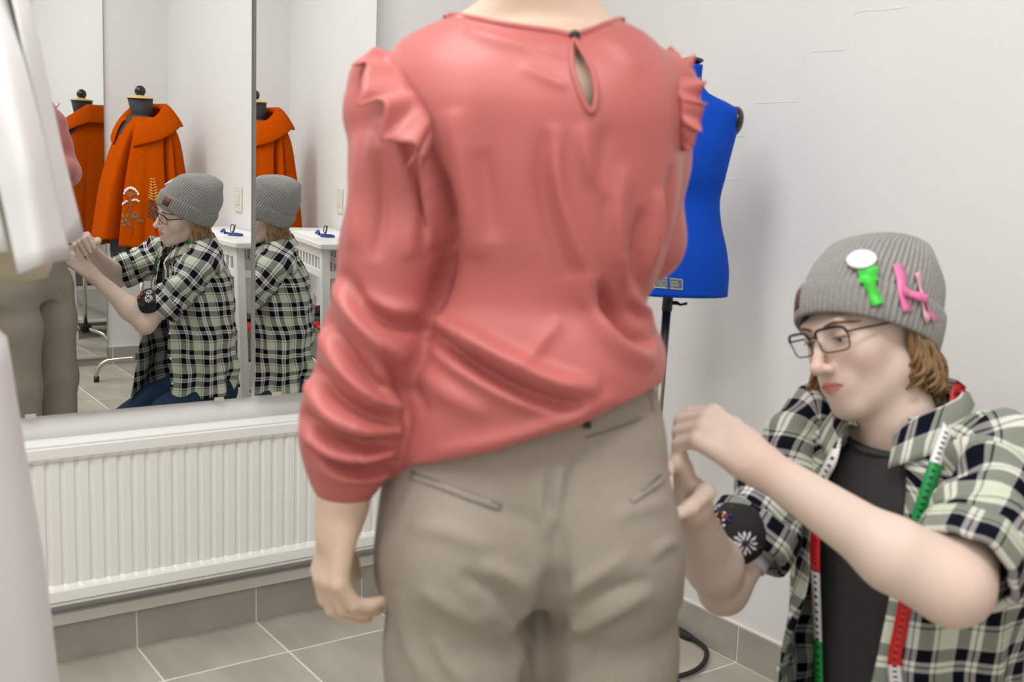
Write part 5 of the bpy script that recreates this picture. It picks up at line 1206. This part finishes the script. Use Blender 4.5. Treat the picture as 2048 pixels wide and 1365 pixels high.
# collar flaps
def flap(cols, name='collar'):
    n_ = (14, 8); C_ = [spline(c, n_[1]) for c in cols]; P = []; U = []
    for j in range(n_[1]):
        for i, p in enumerate(spline([c[j] for c in C_], n_[0])): P.append(p); U.append([(i*0.014+p[1])/PP, (j*0.009)/PP+0.45])
    uv_grid(name, P, U, n_[0], n_[1], M['plaid'], shirt, 0.004)
cc_ = np.array([1.518, 1.04, 0.0])
def cl(th, r, z): return cc_+np.array([-r*math.cos(th)*1.0, r*math.sin(th)*0.96, z])
flap([[cl(0.48, 0.080, 0.872), cl(0.48, 0.097, 0.876), cl(0.46, 0.116, 0.852), cl(0.44, 0.132, 0.825)], [cl(0.75, 0.078, 0.895), cl(0.75, 0.096, 0.905), cl(0.78, 0.118, 0.878), cl(0.85, 0.134, 0.852)], [cl(1.6, 0.076, 0.915), cl(1.6, 0.092, 0.932), cl(1.6, 0.112, 0.905), cl(1.6, 0.130, 0.880)], [cl(2.6, 0.076, 0.920), cl(2.6, 0.090, 0.940), cl(2.6, 0.106, 0.915), cl(2.6, 0.120, 0.890)],
      [cl(3.7, 0.076, 0.920), cl(3.7, 0.090, 0.940), cl(3.7, 0.106, 0.915), cl(3.7, 0.120, 0.890)], [cl(4.7, 0.076, 0.915), cl(4.7, 0.092, 0.932), cl(4.7, 0.112, 0.905), cl(4.7, 0.130, 0.878)], [cl(5.5, 0.078, 0.895), cl(5.5, 0.096, 0.905), cl(5.45, 0.118, 0.880), cl(5.38, 0.134, 0.858)], [cl(5.80, 0.080, 0.872), cl(5.80, 0.097, 0.876), cl(5.80, 0.114, 0.856), cl(5.80, 0.130, 0.832)]])
# shirt buttons down the right front edge
for z in (0.34, 0.44, 0.54):
    j = min(range(nv), key=lambda k: abs(srows[k][0]-z)); p = PT[j, 2]; nn = np.array([-1, 0.5, 0]); lathe('shirt_button', [(0.0005, 0), (0.0055, 0), (0.0055, 0.002), (0.0005, 0.003)], M['badge'], shirt, 12, Matrix.Translation(p+nn*0.003) @ align(nn))
# --- jeans
hipR, hipL = np.array([1.600, 1.115, 0.285]), np.array([1.600, 0.945, 0.285]); knR, knL = np.array([1.205, 1.20, 0.075]), np.array([1.22, 0.90, 0.075])
anR, anL = np.array([1.53, 1.15, 0.065]), np.array([1.54, 0.92, 0.065])
def f_jeans(p):
    d = s_ell(p, (1.58, 1.03, 0.30), (0.115, 0.160, 0.115))
    for h, k, a in ((hipR, knR, anR), (hipL, knL, anL)):
        d = smin(d, s_chain(p, [h, (h+k)/2+[0, 0, 0.022], k], [0.092, 0.084, 0.070], 0.03), 0.03); d = smin(d, s_chain(p, [k, (k+a)/2, a], [0.066, 0.066, 0.050], 0.03), 0.015)
    return smax(d, 0.002-p[:, 2], 0.006)
v, q = sdf_mesh(f_jeans, (1.08, 0.78, -0.01), (1.78, 1.32, 0.45), 0.006); n = vnormals(v, q)
v = v+n*(vnoise(v, 28, 4)*0.003)[:, None]; v[:, 2] = np.maximum(v[:, 2], 0.001); np_obj('jeans', v, q, M['denim'], kp)
for a in (anR, anL):
    def f_shoe2(p):
        d = s_chain(p, [a+[0.03, 0, -0.005], a+[0.08, 0, -0.005], a+[0.155, 0, -0.02]], [0.042, 0.042, 0.036], 0.03); return smax(d, 0.003-p[:, 2], 0.004)
    v, q = sdf_mesh(f_shoe2, a-[0.05, 0.08, 0.07], a+[0.26, 0.08, 0.08], 0.006); np_obj('shoe', v, q, M['rubber'], kp)

# ================================================================== pincushion on the right arm
PC = np.array([1.312, 1.187, 0.672]); axA = (elR_-shR)/np.linalg.norm(elR_-shR)
pcn = tag(empty('pincushion', tuple(PC)), 'black floral pincushion with coloured pins strapped to the right arm', 'pincushion')
def pin_mat():
    m, nt, b = newmat('black_floral_cotton'); L = nt.links; tc = N(nt, 'ShaderNodeTexCoord'); vo = N(nt, 'ShaderNodeTexVoronoi', i_Scale=34.0); vo.feature = 'DISTANCE_TO_EDGE'; wv = N(nt, 'ShaderNodeTexNoise', i_Scale=26.0, i_Detail=2.0)
    L.new(tc.outputs['Object'], vo.inputs['Vector']); L.new(tc.outputs['Object'], wv.inputs['Vector']); a = N(nt, 'ShaderNodeMath', operation='LESS_THAN', i_1=0.0035); L.new(vo.outputs['Distance'], a.inputs[0])
    c = N(nt, 'ShaderNodeMath', operation='GREATER_THAN', i_1=0.54); L.new(wv.outputs[0], c.inputs[0]); mu = N(nt, 'ShaderNodeMath', operation='MULTIPLY'); L.new(a.outputs[0], mu.inputs[0]); L.new(c.outputs[0], mu.inputs[1])
    mx = N(nt, 'ShaderNodeMix', data_type='RGBA'); mx.inputs[6].default_value = lin((26, 22, 24)); mx.inputs[7].default_value = lin((190, 184, 176)); L.new(mu.outputs[0], mx.inputs[0]); L.new(mx.outputs[2], b.inputs['Base Color']); b.inputs['Roughness'].default_value = 0.85
    return m
M['pin'] = pin_mat()
side_ = np.cross(axA, [0, 1.0, 0]); side_ /= np.linalg.norm(side_); topd = -np.cross(axA, side_)
if topd[1] < 0: topd = -topd
upp = np.array([-0.55, 0.05, 0.80]); upp -= axA*(upp@axA); upp /= np.linalg.norm(upp); latp = np.cross(axA, upp)
armc = shR+axA*((PC-shR)@axA)
def f_pin(p):
    Rm = np.stack([axA, latp, upp], 1); c = armc+upp*0.050
    d = s_ell(p, c, (0.056, 0.064, 0.044), Rm); return smax(d, -s_cone(p, shR, elR_, 0.043, 0.036), 0.006)
v, q = sdf_mesh(f_pin, PC-0.14, PC+0.14, 0.004); n = vnormals(v, q); v = v+n*(vnoise(v, 60, 2)*0.0015)[:, None]
cush = np_obj('cushion', v, q, M['pin'], pcn)
def bandpts(off): return [armc+axA*off+(upp*math.cos(t)+latp*math.sin(t))*0.0435 for t in np.linspace(0, 2*math.pi, 40)]
P = []
for o_ in (-0.010, 0.010):
    P += bandpts(o_+0.012)
bd = mesh_obj('elastic_band', P, [(i, i+1, i+41, i+40) for i in range(39)], M['elastic'], pcn, True); sd_ = bd.modifiers.new('t', 'SOLIDIFY'); sd_.thickness = 0.002
# printed white blossom, raised stitches
ctr = armc+upp*0.060-latp*0.0+axA*0.0
pv = v; 
def snap_p(dirv, off):
    c = armc+upp*0.050; dd = (pv-c)/np.linalg.norm(pv-c, axis=1, keepdims=True); dv = np.asarray(dirv, float)/np.linalg.norm(dirv); k = np.argsort(-(dd@dv))[:3]; p = pv[k].mean(0); return p+dv*off
vw0 = CAM-PC; vw0 /= np.linalg.norm(vw0); vw1 = np.array([-1.31, 4.28, 0.55]); vw1 /= np.linalg.norm(vw1)
for cdir, R0 in ((vw0+RT*0.35-UP*0.25, 0.33), (vw1*0.9-axA*0.1+upp*0.2, 0.30), (vw1*0.6+upp*0.5-axA*0.5, 0.26)):
    cdir = cdir/np.linalg.norm(cdir); e1 = np.cross(cdir, [0, 0, 1]); e1 /= np.linalg.norm(e1); e2 = np.cross(cdir, e1)
    for ring_, nn, R1 in ((0, 12, 1.0), (1, 8, 0.6)):
        for k in range(nn):
            t = 2*math.pi*k/nn+ring_*0.3; dd_ = lambda rr, tt: cdir+(e1*math.cos(tt)+e2*math.sin(tt))*rr*R0*R1
            pts = [snap_p(dd_(0.35, t), 0.0012), snap_p(dd_(0.8, t-0.16), 0.0012), snap_p(dd_(1.1, t), 0.0012), snap_p(dd_(0.8, t+0.16), 0.0012)]; mesh_obj('printed_petal', pts, [(0, 1, 2, 3)], M['elastic'], cush)
cols_ = [M['red'], M['emyellow'], M['bluepl'], M['badge'], M['red'], M['emgold']]
rs = np.random.RandomState(8)
for k in range(34):
    dv = upp+axA*rs.uniform(-0.1, 0.75)+latp*rs.uniform(-0.5, 0.5)-axA*0.2; p = snap_p(dv, 0.003); lathe('pin_head', [(0.0002, -0.0022)]+[(0.0024*math.cos(a), 0.0024*math.sin(a)) for a in np.linspace(-1.2, 1.2, 5)]+[(0.0002, 0.0024)], cols_[k % 6], pcn, 8, Matrix.Translation(p))

# ================================================================== tape measure round the neck
def tape_mat():
    m, nt, b = newmat('tape_measure_print'); L = nt.links; b.inputs['Roughness'].default_value = 0.4
    uv = N(nt, 'ShaderNodeUVMap'); uv.uv_map = 'tape'; sep = N(nt, 'ShaderNodeSeparateXYZ'); L.new(uv.outputs[0], sep.inputs[0])
    r = N(nt, 'ShaderNodeValToRGB'); r.color_ramp.interpolation = 'CONSTANT'; m1 = N(nt, 'ShaderNodeMath', operation='FRACT'); L.new(sep.outputs[0], m1.inputs[0]); L.new(m1.outputs[0], r.inputs[0])
    W, G_, R__ = lin((232, 228, 226)), lin((22, 150, 70)), lin((206, 22, 22)); els = r.color_ramp.elements
    els[0].color = W; els[1].position = 0.25; els[1].color = G_
    for p, c in ((0.5, W), (0.75, R__)): e_ = els.new(p); e_.color = c
    t = N(nt, 'ShaderNodeMath', operation='MULTIPLY', i_1=40.0); L.new(sep.outputs[0], t.inputs[0]); fr = N(nt, 'ShaderNodeMath', operation='FRACT'); L.new(t.outputs[0], fr.inputs[0]); a = N(nt, 'ShaderNodeMath', operation='LESS_THAN', i_1=0.38); L.new(fr.outputs[0], a.inputs[0])
    d1 = N(nt, 'ShaderNodeMath', operation='SUBTRACT', i_1=0.5); L.new(sep.outputs[1], d1.inputs[0]); d2 = N(nt, 'ShaderNodeMath', operation='ABSOLUTE'); L.new(d1.outputs[0], d2.inputs[0]); c2 = N(nt, 'ShaderNodeMath', operation='LESS_THAN', i_1=0.17); L.new(d2.outputs[0], c2.inputs[0])
    mu = N(nt, 'ShaderNodeMath', operation='MULTIPLY'); L.new(a.outputs[0], mu.inputs[0]); L.new(c2.outputs[0], mu.inputs[1])
    t2 = N(nt, 'ShaderNodeMath', operation='MULTIPLY', i_1=160.0); L.new(sep.outputs[0], t2.inputs[0]); f2_ = N(nt, 'ShaderNodeMath', operation='FRACT'); L.new(t2.outputs[0], f2_.inputs[0]); a2 = N(nt, 'ShaderNodeMath', operation='LESS_THAN', i_1=0.25); L.new(f2_.outputs[0], a2.inputs[0]); c3 = N(nt, 'ShaderNodeMath', operation='GREATER_THAN', i_1=0.40); L.new(d2.outputs[0], c3.inputs[0]); mu2 = N(nt, 'ShaderNodeMath', operation='MULTIPLY'); L.new(a2.outputs[0], mu2.inputs[0]); L.new(c3.outputs[0], mu2.inputs[1])
    mm = N(nt, 'ShaderNodeMath', operation='MAXIMUM'); L.new(mu.outputs[0], mm.inputs[0]); L.new(mu2.outputs[0], mm.inputs[1])
    mx = N(nt, 'ShaderNodeMix', data_type='RGBA'); L.new(mm.outputs[0], mx.inputs[0]); L.new(r.outputs[0], mx.inputs[6]); mx.inputs[7].default_value = lin((30, 30, 34)); L.new(mx.outputs[2], b.inputs['Base Color']); return m
M['tape'] = tape_mat(); M['tapeyellow'] = mat('yellow_tape_back', (206, 166, 30), 0.45)
SV = []
for o in [c_ for c_ in shirt.children if c_.name.startswith(('shirt_body', 'collar'))]+[bpy.data.objects['t_shirt']]:
    a_ = np.empty(len(o.data.vertices)*3); o.data.vertices.foreach_get('co', a_); mw = np.array(o.matrix_world); SV.append(a_.reshape(-1, 3) @ mw[:3, :3].T+mw[:3, 3])
SV = np.concatenate(SV); SPX = projv(SV); SD = (SV-CAM) @ FW
def over_shirt(x, y, off):
    d = np.hypot(SPX[:, 0]-x, SPX[:, 1]-y); k = d < 16; k = k if k.any() else d < d.min()+6
    dep = SD[k].min(); r_ = ray(x, y); p = CAM+r_*(dep-off); return p
RS = [(1640, 1420, 0.22), (1637, 1365, 0.36), (1635, 1281, 0.5), (1630, 1145, 0.75), (1630, 1085, 0.90), (1634, 1030, 1.0), (1645, 960, 1.12), (1668, 905, 1.22)]
LS = [(1912, 782, 1.93), (1907, 815, 2.0), (1893, 865, 2.10), (1872, 926, 2.25), (1853, 985, 2.36), (1838, 1032, 2.45), (1829, 1075, 2.53), (1822, 1130, 2.62), (1812, 1200, 2.75), (1800, 1262, 2.87), (1789, 1332, 3.0), (1800, 1420, 3.2)]
tp_pts = [over_shirt(x, y, 0.007) for x, y, _ in RS]; us = [u for _, _, u in RS]
nk = [cl(1.35, 0.108, 0.922), cl(2.0, 0.096, 0.938), cl(2.7, 0.088, 0.942), cl(3.14, 0.086, 0.942), cl(3.6, 0.086, 0.942), cl(4.1, 0.088, 0.940)]
tp_pts += nk; us += list(np.linspace(1.3, 1.86, len(nk))); tp_pts += [over_shirt(x, y, 0.007) for x, y, _ in LS]; us += [u for _, _, u in LS]
PX = spline(tp_pts, 200); UU = np.interp(np.linspace(0, len(us)-1, 200), range(len(us)), us); P = []; U = []
for i, p in enumerate(PX):
    t = PX[min(i+1, 199)]-PX[max(i-1, 0)]; t /= np.linalg.norm(t); ctr_ = np.array([1.56, 1.04, p[2]-0.02]); nn = p-ctr_; nn -= t*(nn@t); nn /= np.linalg.norm(nn)
    if p[2] < 0.86: w_ = CAM-p; w_ -= t*(w_@t); w_ /= np.linalg.norm(w_); nn = nn*0.6+w_*0.4; nn /= np.linalg.norm(nn)
    s = np.cross(t, nn); P += [p-s*0.0098, p+s*0.0098]; U += [[UU[i], 0.0], [UU[i], 1.0]]
tm = mesh_obj('tape_measure', P, [(2*i, 2*i+1, 2*i+3, 2*i+2) for i in range(199)], M['tape'], None, True); uvl = tm.data.uv_layers.new(name='tape'); Uo = np.array(U)
li = np.empty(len(tm.data.loops), np.int32); tm.data.loops.foreach_get('vertex_index', li); uvl.data.foreach_set('uv', Uo[li].astype(np.float32).ravel())
sd_ = tm.modifiers.new('t', 'SOLIDIFY'); sd_.thickness = 0.0008; tag(tm, 'red, white and green tape measure draped round the kneeling person\'s neck', 'tape measure')
